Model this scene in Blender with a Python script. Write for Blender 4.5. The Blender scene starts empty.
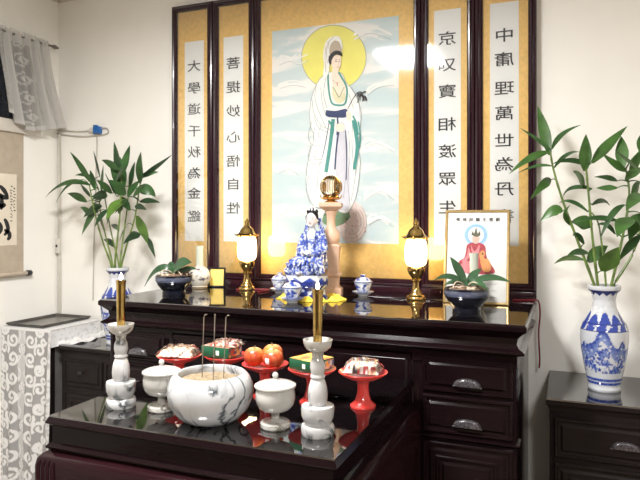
import bpy, bmesh, math, random
from math import sin, cos, pi, radians, sqrt, exp
from mathutils import Vector, Matrix, noise

random.seed(7)
sc = bpy.context.scene
COL = sc.collection

# ------------------------------------------------------------------ camera
FPX, YH, YAW, CAMY, CAMZ = 617.5, 218.84, 0.3817, -2.889, 1.62
cam = bpy.data.cameras.new('camera')
cam.sensor_width = 36.0
cam.lens = FPX / 640 * 36
cam.shift_y = -(240 - YH) / 640
cam.clip_start = 0.05
camo = bpy.data.objects.new('camera', cam)
COL.objects.link(camo)
camo.location = (0, CAMY, CAMZ)
camo.rotation_euler = (radians(90), 0, YAW)
sc.camera = camo

# ------------------------------------------------------------------ world, exposure
w = bpy.data.worlds.new('world')
sc.world = w
w.use_nodes = True
w.node_tree.nodes['Background'].inputs[0].default_value = (0.9, 0.95, 1.0, 1)
w.node_tree.nodes['Background'].inputs[1].default_value = 0.3
sc.view_settings.view_transform = 'Standard'
sc.view_settings.look = 'None'
sc.view_settings.exposure = 0.0
sc.view_settings.gamma = 1.0
sc.view_settings.use_curve_mapping = False

def area_light(name, loc, sx, sy, power, col, rot=(0, 0, 0)):
    l = bpy.data.lights.new(name, 'AREA')
    l.shape = 'RECTANGLE'; l.size = sx; l.size_y = sy
    l.energy = power; l.color = col
    o = bpy.data.objects.new(name, l)
    COL.objects.link(o)
    o.location = loc; o.rotation_euler = rot
    return o

# altar-side fluorescent fitting, plus one added behind the camera as fill (housings built below)
LAMP_A = (-1.13, -1.86, 2.86)
FILL_LAMP = (0.75, -4.10, 2.86)  # extra lamp, added out of view to fill the room
area_light('ceiling_light_glow', LAMP_A, 0.42, 0.52, 128, (1.0, 0.985, 0.965))
area_light('ceiling_light_glow', FILL_LAMP, 0.42, 0.52, 120, (1.0, 0.985, 0.965))  # area light of the added fill lamp

# ------------------------------------------------------------------ helpers: places
FW = (-sin(YAW), cos(YAW)); RT = (cos(YAW), sin(YAW))
def at(u, v, x=None, y=None, z=None):
    """the point of the room on the given plane that shows at photo pixel u, v"""
    a = (u - 320) / FPX; b = (YH - v) / FPX
    r = (FW[0] + a * RT[0], FW[1] + a * RT[1], b)
    if x is not None: t = x / r[0]
    elif y is not None: t = (y - CAMY) / r[1]
    else: t = (z - CAMZ) / r[2]
    return Vector((r[0] * t, r[1] * t + CAMY, r[2] * t + CAMZ))

# ------------------------------------------------------------------ helpers: materials
def lin(r, g, b):
    def f(c):
        c /= 255
        return c / 12.92 if c <= 0.04045 else ((c + 0.055) / 1.055) ** 2.4
    return (f(r), f(g), f(b), 1)

def new_mat(name):
    m = bpy.data.materials.new(name)
    m.use_nodes = True
    nt = m.node_tree
    return m, nt, nt.nodes['Principled BSDF']

def mat(name, col, rough=0.5, metal=0.0, var=0.0, scale=20, bump=0.0, coat=0.0, ior=1.45,
        emit=None, estr=0.0, sss=0.0, stretch=(1, 1, 1), col2=None):
    m, nt, p = new_mat(name)
    p.inputs['Roughness'].default_value = rough
    p.inputs['Metallic'].default_value = metal
    p.inputs['IOR'].default_value = ior
    if coat:
        p.inputs['Coat Weight'].default_value = coat
        p.inputs['Coat Roughness'].default_value = 0.04
    if sss:
        p.inputs['Subsurface Weight'].default_value = sss
        p.inputs['Subsurface Radius'].default_value = (0.01, 0.008, 0.006)
    if emit:
        p.inputs['Emission Color'].default_value = emit
        p.inputs['Emission Strength'].default_value = estr
    c2 = col2 or tuple(min(1, c * (1 + var)) for c in col[:3]) + (1,)
    c1 = col if col2 else tuple(c * (1 - var) for c in col[:3]) + (1,)
    tc = nt.nodes.new('ShaderNodeTexCoord')
    mp = nt.nodes.new('ShaderNodeMapping'); mp.inputs['Scale'].default_value = stretch
    nz = nt.nodes.new('ShaderNodeTexNoise')
    nz.inputs['Scale'].default_value = scale; nz.inputs['Detail'].default_value = 5
    nt.links.new(tc.outputs['Object'], mp.inputs[0]); nt.links.new(mp.outputs[0], nz.inputs['Vector'])
    rp = nt.nodes.new('ShaderNodeValToRGB')
    rp.color_ramp.elements[0].position = 0.35; rp.color_ramp.elements[0].color = c1
    rp.color_ramp.elements[1].position = 0.65; rp.color_ramp.elements[1].color = c2
    nt.links.new(nz.outputs['Fac'], rp.inputs[0]); nt.links.new(rp.outputs[0], p.inputs['Base Color'])
    if bump:
        b = nt.nodes.new('ShaderNodeBump'); b.inputs['Strength'].default_value = bump
        b.inputs['Distance'].default_value = 0.002
        nt.links.new(nz.outputs['Fac'], b.inputs['Height']); nt.links.new(b.outputs[0], p.inputs['Normal'])
    return m

def painted(name, rough=0.3, coat=0.0, sss=0.0, emit=0):
    """a material whose pattern is stored point by point on the mesh"""
    m, nt, p = new_mat(name)
    a = nt.nodes.new('ShaderNodeVertexColor'); a.layer_name = 'pattern'
    nt.links.new(a.outputs['Color'], p.inputs['Base Color'])
    p.inputs['Roughness'].default_value = rough
    if coat:
        p.inputs['Coat Weight'].default_value = coat; p.inputs['Coat Roughness'].default_value = 0.03
    return m

def clear_pane(name, ior=1.5, tint=(1, 1, 1, 1), rough=0.0, keep=0.0):
    """thin sheet: see-through, with mirror reflection by angle"""
    m = bpy.data.materials.new(name); m.use_nodes = True
    nt = m.node_tree; nt.nodes.clear()
    out = nt.nodes.new('ShaderNodeOutputMaterial')
    fr = nt.nodes.new('ShaderNodeFresnel'); fr.inputs['IOR'].default_value = ior
    tr = nt.nodes.new('ShaderNodeBsdfTransparent'); tr.inputs[0].default_value = tint
    gl = nt.nodes.new('ShaderNodeBsdfGlossy'); gl.inputs['Roughness'].default_value = rough
    mx = nt.nodes.new('ShaderNodeMixShader')
    if keep:
        ad = nt.nodes.new('ShaderNodeMath'); ad.inputs[1].default_value = keep
        nt.links.new(fr.outputs[0], ad.inputs[0]); nt.links.new(ad.outputs[0], mx.inputs[0])
    else:
        nt.links.new(fr.outputs[0], mx.inputs[0])
    nt.links.new(tr.outputs[0], mx.inputs[1]); nt.links.new(gl.outputs[0], mx.inputs[2])
    nt.links.new(mx.outputs[0], out.inputs[0])
    return m

def marble(name, base, vein, scale, width=0.03, sss=0.0):
    m, nt, p = new_mat(name)
    tc = nt.nodes.new('ShaderNodeTexCoord')
    n1 = nt.nodes.new('ShaderNodeTexNoise'); n1.inputs['Scale'].default_value = scale; n1.inputs['Detail'].default_value = 4
    n1.inputs['Distortion'].default_value = 1.2
    nt.links.new(tc.outputs['Object'], n1.inputs['Vector'])
    sub = nt.nodes.new('ShaderNodeMath'); sub.operation = 'SUBTRACT'; sub.inputs[1].default_value = 0.5
    ab = nt.nodes.new('ShaderNodeMath'); ab.operation = 'ABSOLUTE'
    nt.links.new(n1.outputs['Fac'], sub.inputs[0]); nt.links.new(sub.outputs[0], ab.inputs[0])
    rp = nt.nodes.new('ShaderNodeValToRGB')
    rp.color_ramp.elements[0].position = 0.0; rp.color_ramp.elements[0].color = vein
    rp.color_ramp.elements[1].position = width; rp.color_ramp.elements[1].color = (1, 1, 1, 1)
    nt.links.new(ab.outputs[0], rp.inputs[0])
    # only some of the veins are dark
    n2 = nt.nodes.new('ShaderNodeTexNoise'); n2.inputs['Scale'].default_value = scale * 1.3; n2.inputs['Detail'].default_value = 2
    nt.links.new(tc.outputs['Object'], n2.inputs['Vector'])
    r2 = nt.nodes.new('ShaderNodeValToRGB')
    r2.color_ramp.elements[0].position = 0.41; r2.color_ramp.elements[1].position = 0.56
    nt.links.new(n2.outputs['Fac'], r2.inputs[0])
    n3 = nt.nodes.new('ShaderNodeTexNoise'); n3.inputs['Scale'].default_value = scale * 0.8; n3.inputs['Detail'].default_value = 3
    nt.links.new(tc.outputs['Object'], n3.inputs['Vector'])
    r3 = nt.nodes.new('ShaderNodeValToRGB')
    r3.color_ramp.elements[0].position = 0.3; r3.color_ramp.elements[0].color = tuple(c * 0.62 for c in base[:3]) + (1,)
    r3.color_ramp.elements[1].position = 0.6; r3.color_ramp.elements[1].color = base
    nt.links.new(n3.outputs['Fac'], r3.inputs[0])
    mu = nt.nodes.new('ShaderNodeMixRGB'); mu.blend_type = 'MULTIPLY'
    nt.links.new(r2.outputs[0], mu.inputs[0]); nt.links.new(r3.outputs[0], mu.inputs[1]); nt.links.new(rp.outputs[0], mu.inputs[2])
    nt.links.new(mu.outputs[0], p.inputs['Base Color'])
    p.inputs['Roughness'].default_value = 0.12
    p.inputs['Coat Weight'].default_value = 0.3
    return m

M = {}
M['wall'] = mat('wall_paint', lin(243, 241, 235), 0.85, var=0.012, scale=6, bump=0.04)
M['wall_far'] = mat('darkened_far_wall', lin(96, 86, 80), 0.8, var=0.05, scale=5)  # unseen wall, colour darkened so the lacquered wood reflects less light
M['ceiling'] = mat('ceiling_paint', lin(240, 238, 232), 0.9, var=0.01)
M['floor'] = mat('floor_tile', lin(150, 135, 118), 0.35, var=0.08, scale=3)
M['trim'] = mat('trim_paint', lin(215, 208, 198), 0.6, var=0.02)
M['wood'] = mat('black_lacquered_wood', (0.0075, 0.0033, 0.0042, 1), 0.13, var=0.15, scale=9, stretch=(1, 4, 18), ior=1.24)
M['wood_red'] = mat('maroon_lacquered_wood', (0.015, 0.0045, 0.006, 1), 0.18, var=0.15, scale=9, stretch=(1, 4, 18), ior=1.24)
M['wood_side'] = mat('worn_black_wood', (0.0105, 0.007, 0.007, 1), 0.33, var=0.2, scale=9, stretch=(1, 4, 18), ior=1.26)
M['frame_wood'] = mat('dark_plum_frame_wood', (0.022, 0.0055, 0.011, 1), 0.2, var=0.1, scale=12, stretch=(9, 9, 1), coat=0.15)
M['glass_top'] = mat('glass_over_black_lacquer', (0.004, 0.003, 0.0035, 1), 0.035, var=0.1, ior=2.7)
M['handle'] = mat('carved_dark_handle', (0.05, 0.045, 0.05, 1), 0.25, var=0.6, scale=120, bump=1.0, coat=0.6)
M['silk'] = mat('gold_silk_brocade', lin(237, 196, 116), 0.6, var=0.07, scale=60, bump=0.05)
M['card'] = mat('plain_gold_card', lin(232, 206, 110), 0.5, var=0.05, scale=30)
M['paper'] = mat('white_scroll_paper', lin(238, 238, 234), 0.7, var=0.01, scale=8)
M['ink'] = mat('black_ink', (0.022, 0.022, 0.024, 1), 0.6)
M['pane'] = clear_pane('picture_glass', 1.5, rough=.06)
M['marble'] = marble('white_marble', (0.55, 0.545, 0.54, 1), (0.06, 0.09, 0.10, 1), 8, 0.045)
M['marble_bowl'] = marble('grey_veined_marble', (0.52, 0.53, 0.545, 1), (0.05, 0.075, 0.09, 1), 6, 0.04)
M['alabaster'] = marble('warm_white_marble', (0.57, 0.555, 0.515, 1), (0.28, 0.26, 0.22, 1), 9, 0.03)
M['brass'] = mat('polished_brass', (0.60, 0.42, 0.16, 1), 0.16, 1.0, var=0.1, scale=30)
M['brass_old'] = mat('aged_brass', (0.42, 0.28, 0.09, 1), 0.13, 1.0, var=0.2, scale=50)
M['gold'] = mat('gold_paint_metal', (0.75, 0.48, 0.17, 1), 0.22, 1.0, var=0.1, scale=40)
M['gold_frame'] = mat('pale_gold_frame', (0.55, 0.38, 0.16, 1), 0.3, 0.8, var=0.15, scale=40)
M['globe'] = mat('lit_milk_glass', (1, 0.95, 0.85, 1), 0.3, emit=(1.0, 0.72, 0.36, 1), estr=20.0)
M['flame'] = mat('small_flame', (1, 0.9, 0.8, 1), 0.5, emit=(1.0, 0.72, 0.60, 1), estr=28.0)
M['tube'] = mat('fluorescent_tube', (1, 1, 1, 1), 0.3, emit=(1, 0.97, 0.93, 1), estr=16.0)
M['white_plastic'] = mat('white_plastic', lin(205, 201, 192), 0.4, var=0.03)
M['white_cable'] = mat('white_cable', lin(184, 178, 168), 0.5, var=0.04)
M['blue_plastic'] = mat('blue_plastic', lin(40, 98, 165), 0.35, var=0.1)
M['red_plastic'] = mat('red_plastic', lin(204, 58, 52), 0.28, var=0.06, scale=8, coat=0.3)
M['red_cable'] = mat('dark_red_cable', lin(120, 24, 40), 0.4, var=0.1)
M['black_glaze'] = mat('black_blue_glaze', (0.006, 0.007, 0.014, 1), 0.1, var=0.3, coat=0.6)
M['glaze_band'] = mat('grey_blue_glaze_band', (0.075, 0.085, 0.13, 1), 0.2, var=0.3, scale=14, stretch=(1, 1, 8), coat=0.5)
M['bark'] = mat('potting_bark', (0.16, 0.10, 0.065, 1), 0.9, var=0.6, scale=70, bump=0.8)
M['root'] = mat('pale_pebble', lin(200, 182, 160), 0.8, var=0.2, scale=50)
M['porcelain'] = mat('white_porcelain', (0.78, 0.79, 0.80, 1), 0.12, var=0.02, coat=0.5)
M['celadon'] = mat('pale_celadon_glaze', lin(205, 214, 198), 0.2, var=0.04, coat=0.3)
M['pattern'] = painted('blue_white_glaze', 0.12, 0.5)
M['pattern_matt'] = painted('printed_colours', 0.55)
M['fruit'] = painted('fruit_skin', 0.32, 0.2)
M['film'] = clear_pane('clear_wrapper', 1.5, (0.95, 0.95, 0.95, 1), 0.10, 0.03)
M['hair'] = mat('black_hair_glaze', (0.008, 0.008, 0.012, 1), 0.25, var=0.3, scale=90, bump=0.5)
M['lip'] = mat('red_glaze', lin(150, 50, 50), 0.3)
M['stone'] = mat('pinkish_carved_stone', lin(205, 172, 148), 0.5, var=0.08, scale=18, bump=0.1)
M['yellow'] = mat('yellow_petal_cloth', lin(240, 208, 70), 0.6, var=0.12, scale=30)
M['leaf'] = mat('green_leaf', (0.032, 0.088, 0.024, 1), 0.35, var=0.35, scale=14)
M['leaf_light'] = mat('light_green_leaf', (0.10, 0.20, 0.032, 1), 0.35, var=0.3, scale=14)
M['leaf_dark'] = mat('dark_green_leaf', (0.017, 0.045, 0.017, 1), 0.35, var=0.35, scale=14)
M['leaf_r'] = mat('fresh_green_leaf', (0.05, 0.125, 0.026, 1), 0.33, var=0.35, scale=14)
M['orchid_leaf'] = mat('orchid_leaf', (0.035, 0.085, 0.038, 1), 0.3, var=0.25, scale=14)
M['stem'] = mat('bamboo_stem', (0.13, 0.20, 0.045, 1), 0.4, var=0.3, scale=30)
M['sand'] = mat('incense_ash', lin(132, 116, 92), 0.95, var=0.25, scale=80, bump=1.0)
M['stick'] = mat('burnt_incense', lin(120, 108, 95), 0.9, var=0.3, scale=60)
M['tray'] = mat('tarnished_pewter', (0.23, 0.215, 0.20, 1), 0.28, 0.85, var=0.2, scale=12)
M['tray_rim'] = mat('tarnished_pewter_rim', (0.10, 0.092, 0.085, 1), 0.3, 0.85, var=0.25, scale=12)
M['night'] = mat('dark_window_glass', (0.012, 0.014, 0.022, 1), 0.15, var=0.2)
M['rod'] = mat('grey_curtain_rod', lin(118, 112, 106), 0.4, 0.3, var=0.1)
M['mount'] = mat('grey_beige_scroll_silk', lin(182, 168, 150), 0.7, var=0.06, scale=25)
M['old_paper'] = mat('cream_calligraphy_paper', lin(224, 214, 196), 0.7, var=0.04, scale=12)
M['black_wood'] = mat('black_roller_knob', (0.012, 0.012, 0.018, 1), 0.3, var=0.2)
M['box_green'] = mat('dark_green_card', lin(22, 82, 54), 0.4, var=0.12, scale=30)
M['box_gold'] = painted('printed_box_lid', 0.4)

# ------------------------------------------------------------------ helpers: meshes
class MB:
    def __init__(self): self.v = []; self.f = []; self.mi = []
    def add(self, vs, fs, mi=0):
        o = len(self.v)
        self.v += [tuple(p) for p in vs]
        for f in fs: self.f.append([i + o for i in f]); self.mi.append(mi)
        return self
    def box(self, x0, x1, y0, y1, z0, z1, bev=0.0, mi=0, rot=None, seg=2):
        bm = bmesh.new()
        bmesh.ops.create_cube(bm, size=1)
        for q in bm.verts:
            q.co = Vector(((x0 + x1) / 2 + q.co.x * (x1 - x0), (y0 + y1) / 2 + q.co.y * (y1 - y0), (z0 + z1) / 2 + q.co.z * (z1 - z0)))
        if bev: bmesh.ops.bevel(bm, geom=bm.edges[:], offset=bev, segments=seg, profile=0.5, affect='EDGES')
        if rot is not None: bm.transform(rot)
        self.add([q.co.copy() for q in bm.verts], [[q.index for q in f.verts] for f in bm.faces] if bm.verts.index_update() is None else [], mi)
        bm.free(); return self
    def lathe(self, prof, seg=32, c=(0, 0, 0), mi=0, sq=None, rot0=0.0, ax=1.0, ay=1.0):
        vs = []; n = len(prof)
        for r, z in prof:
            for k in range(seg):
                a = 2 * pi * k / seg + rot0
                vs.append((c[0] + ax * r * cos(a), c[1] + ay * r * sin(a), c[2] + z))
        fs = [[i * seg + k, i * seg + (k + 1) % seg, (i + 1) * seg + (k + 1) % seg, (i + 1) * seg + k] for i in range(n - 1) for k in range(seg)]
        fs.append(list(range(seg))[::-1]); fs.append([(n - 1) * seg + k for k in range(seg)])
        return self.add(vs, fs, mi)
    def tube(self, pts, r, seg=8, mi=0):
        pts = [Vector(p) for p in pts]; n = len(pts); vs = []
        rs = r if isinstance(r, (list, tuple)) else [r] * n
        for i, p in enumerate(pts):
            t = (pts[min(i + 1, n - 1)] - pts[max(i - 1, 0)]).normalized()
            a = t.cross(Vector((0.13, 0.21, 1)) if abs(t.z) < 0.9 else Vector((1, 0.1, 0))).normalized(); b = t.cross(a)
            for k in range(seg):
                an = 2 * pi * k / seg
                vs.append(p + rs[i] * (cos(an) * a + sin(an) * b))
        fs = [[i * seg + k, i * seg + (k + 1) % seg, (i + 1) * seg + (k + 1) % seg, (i + 1) * seg + k] for i in range(n - 1) for k in range(seg)]
        fs += [list(range(seg))[::-1], [(n - 1) * seg + k for k in range(seg)]]
        return self.add(vs, fs, mi)
    def ball(self, c, r, seg=16, rings=10, mi=0):
        r = r if isinstance(r, (list, tuple)) else (r, r, r)
        vs = [(c[0], c[1], c[2] - r[2])]
        for i in range(1, rings):
            ph = -pi / 2 + pi * i / rings
            for k in range(seg):
                a = 2 * pi * k / seg
                vs.append((c[0] + r[0] * cos(ph) * cos(a), c[1] + r[1] * cos(ph) * sin(a), c[2] + r[2] * sin(ph)))
        vs.append((c[0], c[1], c[2] + r[2])); L = len(vs) - 1
        fs = [[0, 1 + (k + 1) % seg, 1 + k] for k in range(seg)]
        for i in range(rings - 2):
            for k in range(seg):
                a = 1 + i * seg + k; b = 1 + i * seg + (k + 1) % seg
                fs.append([a, b, b + seg, a + seg])
        o = 1 + (rings - 2) * seg
        fs += [[o + k, o + (k + 1) % seg, L] for k in range(seg)]
        return self.add(vs, fs, mi)
    def loops(self, prof, x0, x1, y0, y1, mi=0, back=False):
        """a moulding: rectangles pushed outward by the profile's first value at each height; the back stays flat"""
        vs = []
        for o, z in prof:
            yb = y1 + (o if back else 0)
            vs += [(x0 - o, y0 - o, z), (x1 + o, y0 - o, z), (x1 + o, yb, z), (x0 - o, yb, z)]
        n = len(prof)
        fs = [[i * 4 + k, i * 4 + (k + 1) % 4, (i + 1) * 4 + (k + 1) % 4, (i + 1) * 4 + k] for i in range(n - 1) for k in range(4)]
        if prof[0][1] > prof[-1][1]: fs = [f[::-1] for f in fs]; fs += [[0, 1, 2, 3], [(n - 1) * 4 + k for k in (3, 2, 1, 0)]]
        else: fs += [[3, 2, 1, 0], [(n - 1) * 4 + k for k in range(4)]]
        return self.add(vs, fs, mi)
    def frame(self, x0, x1, z0, z1, y, prof, mi=0):
        """a mitred frame facing -y: profile of (inset, standing out)"""
        vs = []
        for o, d in prof:
            vs += [(x0 + o, y - d, z0 + o), (x1 - o, y - d, z0 + o), (x1 - o, y - d, z1 - o), (x0 + o, y - d, z1 - o)]
        n = len(prof)
        fs = [[i * 4 + k, i * 4 + (k + 1) % 4, (i + 1) * 4 + (k + 1) % 4, (i + 1) * 4 + k] for i in range(n - 1) for k in range(4)]
        return self.add(vs, fs, mi)
    def poly(self, pts, mi=0): return self.add(pts, [list(range(len(pts)))], mi)
    def stroke(self, pts, wd, nrm, mi=0):
        pts = [Vector(p) for p in pts]; n = len(pts); vs = []
        for i, p in enumerate(pts):
            t = (pts[min(i + 1, n - 1)] - pts[max(i - 1, 0)]).normalized()
            s = t.cross(nrm).normalized(); ww = (wd[i] if isinstance(wd, (list, tuple)) else wd) / 2
            vs += [p - s * ww, p + s * ww]
        return self.add(vs, [[2 * i, 2 * i + 1, 2 * i + 3, 2 * i + 2] for i in range(n - 1)], mi)
    def build(self, name, mats, parent=None, smooth=True, loc=None, ang=38):
        me = bpy.data.meshes.new(name)
        me.from_pydata(self.v, [], self.f)
        mats = mats if isinstance(mats, (list, tuple)) else [mats]
        for m in mats: me.materials.append(m)
        if len(mats) > 1: me.polygons.foreach_set('material_index', self.mi)
        me.update()
        if smooth:
            me.shade_smooth(); me.set_sharp_from_angle(angle=radians(ang))
        o = bpy.data.objects.new(name, me); COL.objects.link(o)
        if parent: o.parent = parent
        if loc: o.location = loc
        return o

def tag(o, label, cat, group=None):
    o['label'] = label; o['category'] = cat
    if group: o['group'] = group
    return o
def thing(name, label, cat, loc=(0, 0, 0), rz=0, group=None):
    o = bpy.data.objects.new(name, None); COL.objects.link(o)
    o.empty_display_size = 0.05
    o.location = loc; o.rotation_euler = (0, 0, rz)
    return tag(o, label, cat, group)
def struct(o): o['kind'] = 'structure'; return o
def dup(src, loc, rz=0, label=None):
    r = src.copy(); COL.objects.link(r); r.location = loc; r.rotation_euler = (0, 0, rz)
    if label: r['label'] = label
    for ch in list(src.children):
        c = ch.copy(); COL.objects.link(c); c.parent = r
        for g in list(ch.children):
            d = g.copy(); COL.objects.link(d); d.parent = c
    return r
def paint(o, fn):
    me = o.data
    a = me.color_attributes.new('pattern', 'FLOAT_COLOR', 'POINT')
    buf = []
    for q in me.vertices:
        c = fn(q.co); buf += [c[0], c[1], c[2], 1]
    a.data.foreach_set('color', buf)
    return o
def bez(p0, c, p1, n):
    p0, c, p1 = Vector(p0), Vector(c), Vector(p1)
    return [(1 - t) ** 2 * p0 + 2 * t * (1 - t) * c + t * t * p1 for t in [i / n for i in range(n + 1)]]
def mixc(a, b, t): t = max(0, min(1, t)); return tuple(a[i] * (1 - t) + b[i] * t for i in range(3))
def fbm(x, y, z=0.0, o=4): return noise.fractal(Vector((x, y, z)), 1.0, 2.0, o)
def smoothpts(pts, n=6):
    """Catmull-Rom through the points"""
    P = [Vector(p) for p in pts]; out = []
    for i in range(len(P) - 1):
        a, b, c, d = P[max(i - 1, 0)], P[i], P[i + 1], P[min(i + 2, len(P) - 1)]
        for k in range(n):
            t = k / n
            out.append(0.5 * (2 * b + (c - a) * t + (2 * a - 5 * b + 4 * c - d) * t * t + (3 * b - a - 3 * c + d) * t ** 3))
    return out + [P[-1]]
def glyph(ch, off=0.012):
    d = bpy.data.curves.new('text', 'FONT'); d.body = ch; d.offset = off; d.resolution_u = 3
    o = bpy.data.objects.new('text', d); COL.objects.link(o)
    bpy.context.view_layer.update()
    m = bpy.data.meshes.new_from_object(o.evaluated_get(bpy.context.evaluated_depsgraph_get()))
    vs = [q.co.copy() for q in m.vertices]; fs = [list(p.vertices) for p in m.polygons]
    bpy.data.objects.remove(o); bpy.data.curves.remove(d); bpy.data.meshes.remove(m)
    xs = [q.x for q in vs]; ys = [q.y for q in vs]
    cx, cy = (min(xs) + max(xs)) / 2, (min(ys) + max(ys)) / 2; h = max(max(ys) - min(ys), 0.3)
    return [(q.x - cx, q.y - cy) for q in vs], fs
def write(mb, ch, cx, cz, y, wd, ht, mirror=True, off=0.012, mi=0):
    vs, fs = glyph(ch, off)
    s = -1 if mirror else 1
    mb.add([(cx + s * a * wd, y, cz + b * ht) for a, b in vs], [f[::-1] for f in fs] if mirror else fs, mi)

WHITE = (0.60, 0.62, 0.655); BLUE = (0.035, 0.065, 0.32); BLUE2 = (0.16, 0.23, 0.50); NAVY = (0.018, 0.03, 0.17)

# ------------------------------------------------------------------ the room
XL, XR, YF, ZC = -2.872, 2.7, -5.2, 2.945
struct(MB().box(XL - .1, XR + .1, YF - .1, .1, -.1, 0).build('floor', M['floor'], smooth=False))
struct(MB().box(XL - .1, XR + .1, YF - .1, .1, ZC, ZC + .1).build('ceiling', M['ceiling'], smooth=False))
struct(MB().box(XL - .1, XR + .1, 0, .1, 0, ZC).build('wall_back', M['wall'], smooth=False))
struct(MB().box(XL - .1, XL, YF, 0, 0, ZC).build('wall_left', M['wall'], smooth=False))
struct(MB().box(XR, XR + .1, YF, 0, 0, ZC).build('wall_right', M['wall'], smooth=False))
struct(MB().box(XL - .1, XR + .1, YF - .1, YF, 0, ZC).build('wall_front', M['wall_far'], smooth=False))
struct(MB().box(XL, -1.5, -.012, 0, ZC - .016, ZC, .003).build('trim_1', M['trim']))
struct(MB().box(XL, XL + .012, -3.0, -.013, ZC - .016, ZC, .003).build('trim_2', M['trim']))
# window on the wall at the curtain
wb = MB()
wb.box(XL, XL + .03, -1.25, -.16, 2.10, 2.17, .004); wb.box(XL, XL + .03, -1.25, -.16, 2.57, 2.61, .004)
wb.box(XL, XL + .03, -1.25, -1.20, 2.17, 2.57, .004); wb.box(XL, XL + .03, -.21, -.16, 2.17, 2.57, .004)
win = struct(wb.build('window_1', M['trim']))
MB().box(XL + .001, XL + .008, -1.2, -.21, 2.17, 2.57).build('window_glass', M['night'], win)

def ceiling_lamp(loc, label):
    t = thing('ceiling_light', label, 'ceiling light', loc, 0, 'fluorescent fittings on the ceiling')
    MB().loops([(0, .02), (-.01, .03), (-.01, .083)], -.23, .23, -.28, .28, back=True).build('housing', M['white_plastic'], t)
    for s in (-.21, -.07, .07, .21):
        MB().tube([(-.21, s, .008), (.21, s, .008)], .013, 10).build('tube', M['tube'], t)
ceiling_lamp(LAMP_A, 'white four-tube fluorescent ceiling light above the altar side of the room')
ceiling_lamp(FILL_LAMP, 'added four-tube ceiling fill light at the far end from the altar')

# ------------------------------------------------------------------ altar cabinet
ZT = 1.272
CL, CR, CF = -1.881, -0.124, -0.774
t = thing('altar_cabinet', 'long black lacquered altar cabinet with moulded top along the wall', 'cabinet', (0, 0, 0))
PROF = [(-.004, ZT - .003), (0, ZT - .008), (0, ZT - .022), (-.005, ZT - .027), (-.012, ZT - .032), (-.030, ZT - .050), (-.034, ZT - .070),
        (-.026, ZT - .084), (-.010, ZT - .092), (-.006, ZT - .097), (-.010, ZT - .103), (-.026, ZT - .108), (-.032, ZT - .112), (-.032, ZT - .15)]
MB().loops(PROF, CL, CR, CF, -.048).build('moulded_top', M['wood'], t, ang=25)
MB().loops([(-.006, ZT), (-.0055, ZT - .001), (-.0055, ZT - .003)][::1], CL, CR, CF, -.048).build('glass_top', M['glass_top'], t, smooth=False)
BF = CF + .034                                   # face of the body
PX = (CL + .034, -1.545, -0.487, CR - .034)      # outer and inner faces of the two pedestals
for a, b in ((PX[0], PX[1]), (PX[2], PX[3])):
    c = MB()
    c.box(a, b, BF + .004, -.08, .06, ZT - .14, .002)
    c.box(a - .006, b + .006, BF - .004, -.08, 0, .07, .004)
    c.build('pedestal', M['wood'], t)
c = MB().box(PX[1], PX[2], BF + .006, BF + .03, .93, ZT - .14, .002)
c.build('centre_panel', M['wood'], t)
MB().box(PX[1], PX[2], -.11, -.085, .06, ZT - .14).build('back_panel', M['wood'], t)
RAISED = [(0, 0), (0, .004), (.004, .008), (.010, .008), (.014, .003), (.022, .003), (.030, .0085), (.034, .0085)]
def panel(mb, x0, x1, z0, z1, y):
    mb.frame(x0, x1, z0, z1, y, RAISED)
    o = .034
    mb.poly([(x0 + o, y - .0085, z0 + o), (x1 - o, y - .0085, z0 + o), (x1 - o, y - .0085, z1 - o), (x0 + o, y - .0085, z1 - o)])
p = MB(); panel(p, PX[1] + .02, PX[2] - .02, .965, ZT - .12, BF + .006); p.build('centre_moulding', M['wood'], t, smooth=False)
def handle(parent, x, y, z):
    h = MB(); n = 18; vs = []
    for j in range(5):
        k = j / 4
        for i in range(n + 1):
            a = pi * i / n
            rr = (1 - .22 * k * k)
            vs.append((x + .047 * cos(a) * rr * (1 - .1 * k), y - .016 * sin(k * pi / 2), z - .004 + .026 * sin(a) ** .8 * rr))
    fs = [[j * (n + 1) + i, j * (n + 1) + i + 1, (j + 1) * (n + 1) + i + 1, (j + 1) * (n + 1) + i] for j in range(4) for i in range(n)]
    fs.append([4 * (n + 1) + i for i in range(n + 1)])
    h.add(vs, fs)
    h.box(x - .05, x + .05, y - .006, y, z - .010, z - .003, .002)
    return h.build('handle', M['handle'], parent, ang=60)
for a, b in ((PX[0], PX[1]), (PX[2], PX[3])):
    for z0, z1 in ((1.018, 1.142), (.876, 1.006)):
        p = MB(); panel(p, a + .012, b - .012, z0, z1, BF + .004)
        d = p.build('drawer', M['wood'], t, smooth=False)
        handle(d, (a + b) / 2 + .003, BF - .003, (z0 + z1) / 2 - .028)
    p = MB().loops([(0, .872), (.010, .868), (.012, .862), (.004, .856), (0, .852)], a, b, BF + .004, BF + .06)
    p.build('ledge_moulding', M['wood'], t)
    p = MB(); panel(p, a + .012, b - .012, .10, .845, BF + .004); panel(p, a + .06, b - .06, .15, .80, BF - .002)
    p.build('door', M['wood'], t, smooth=False)

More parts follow.
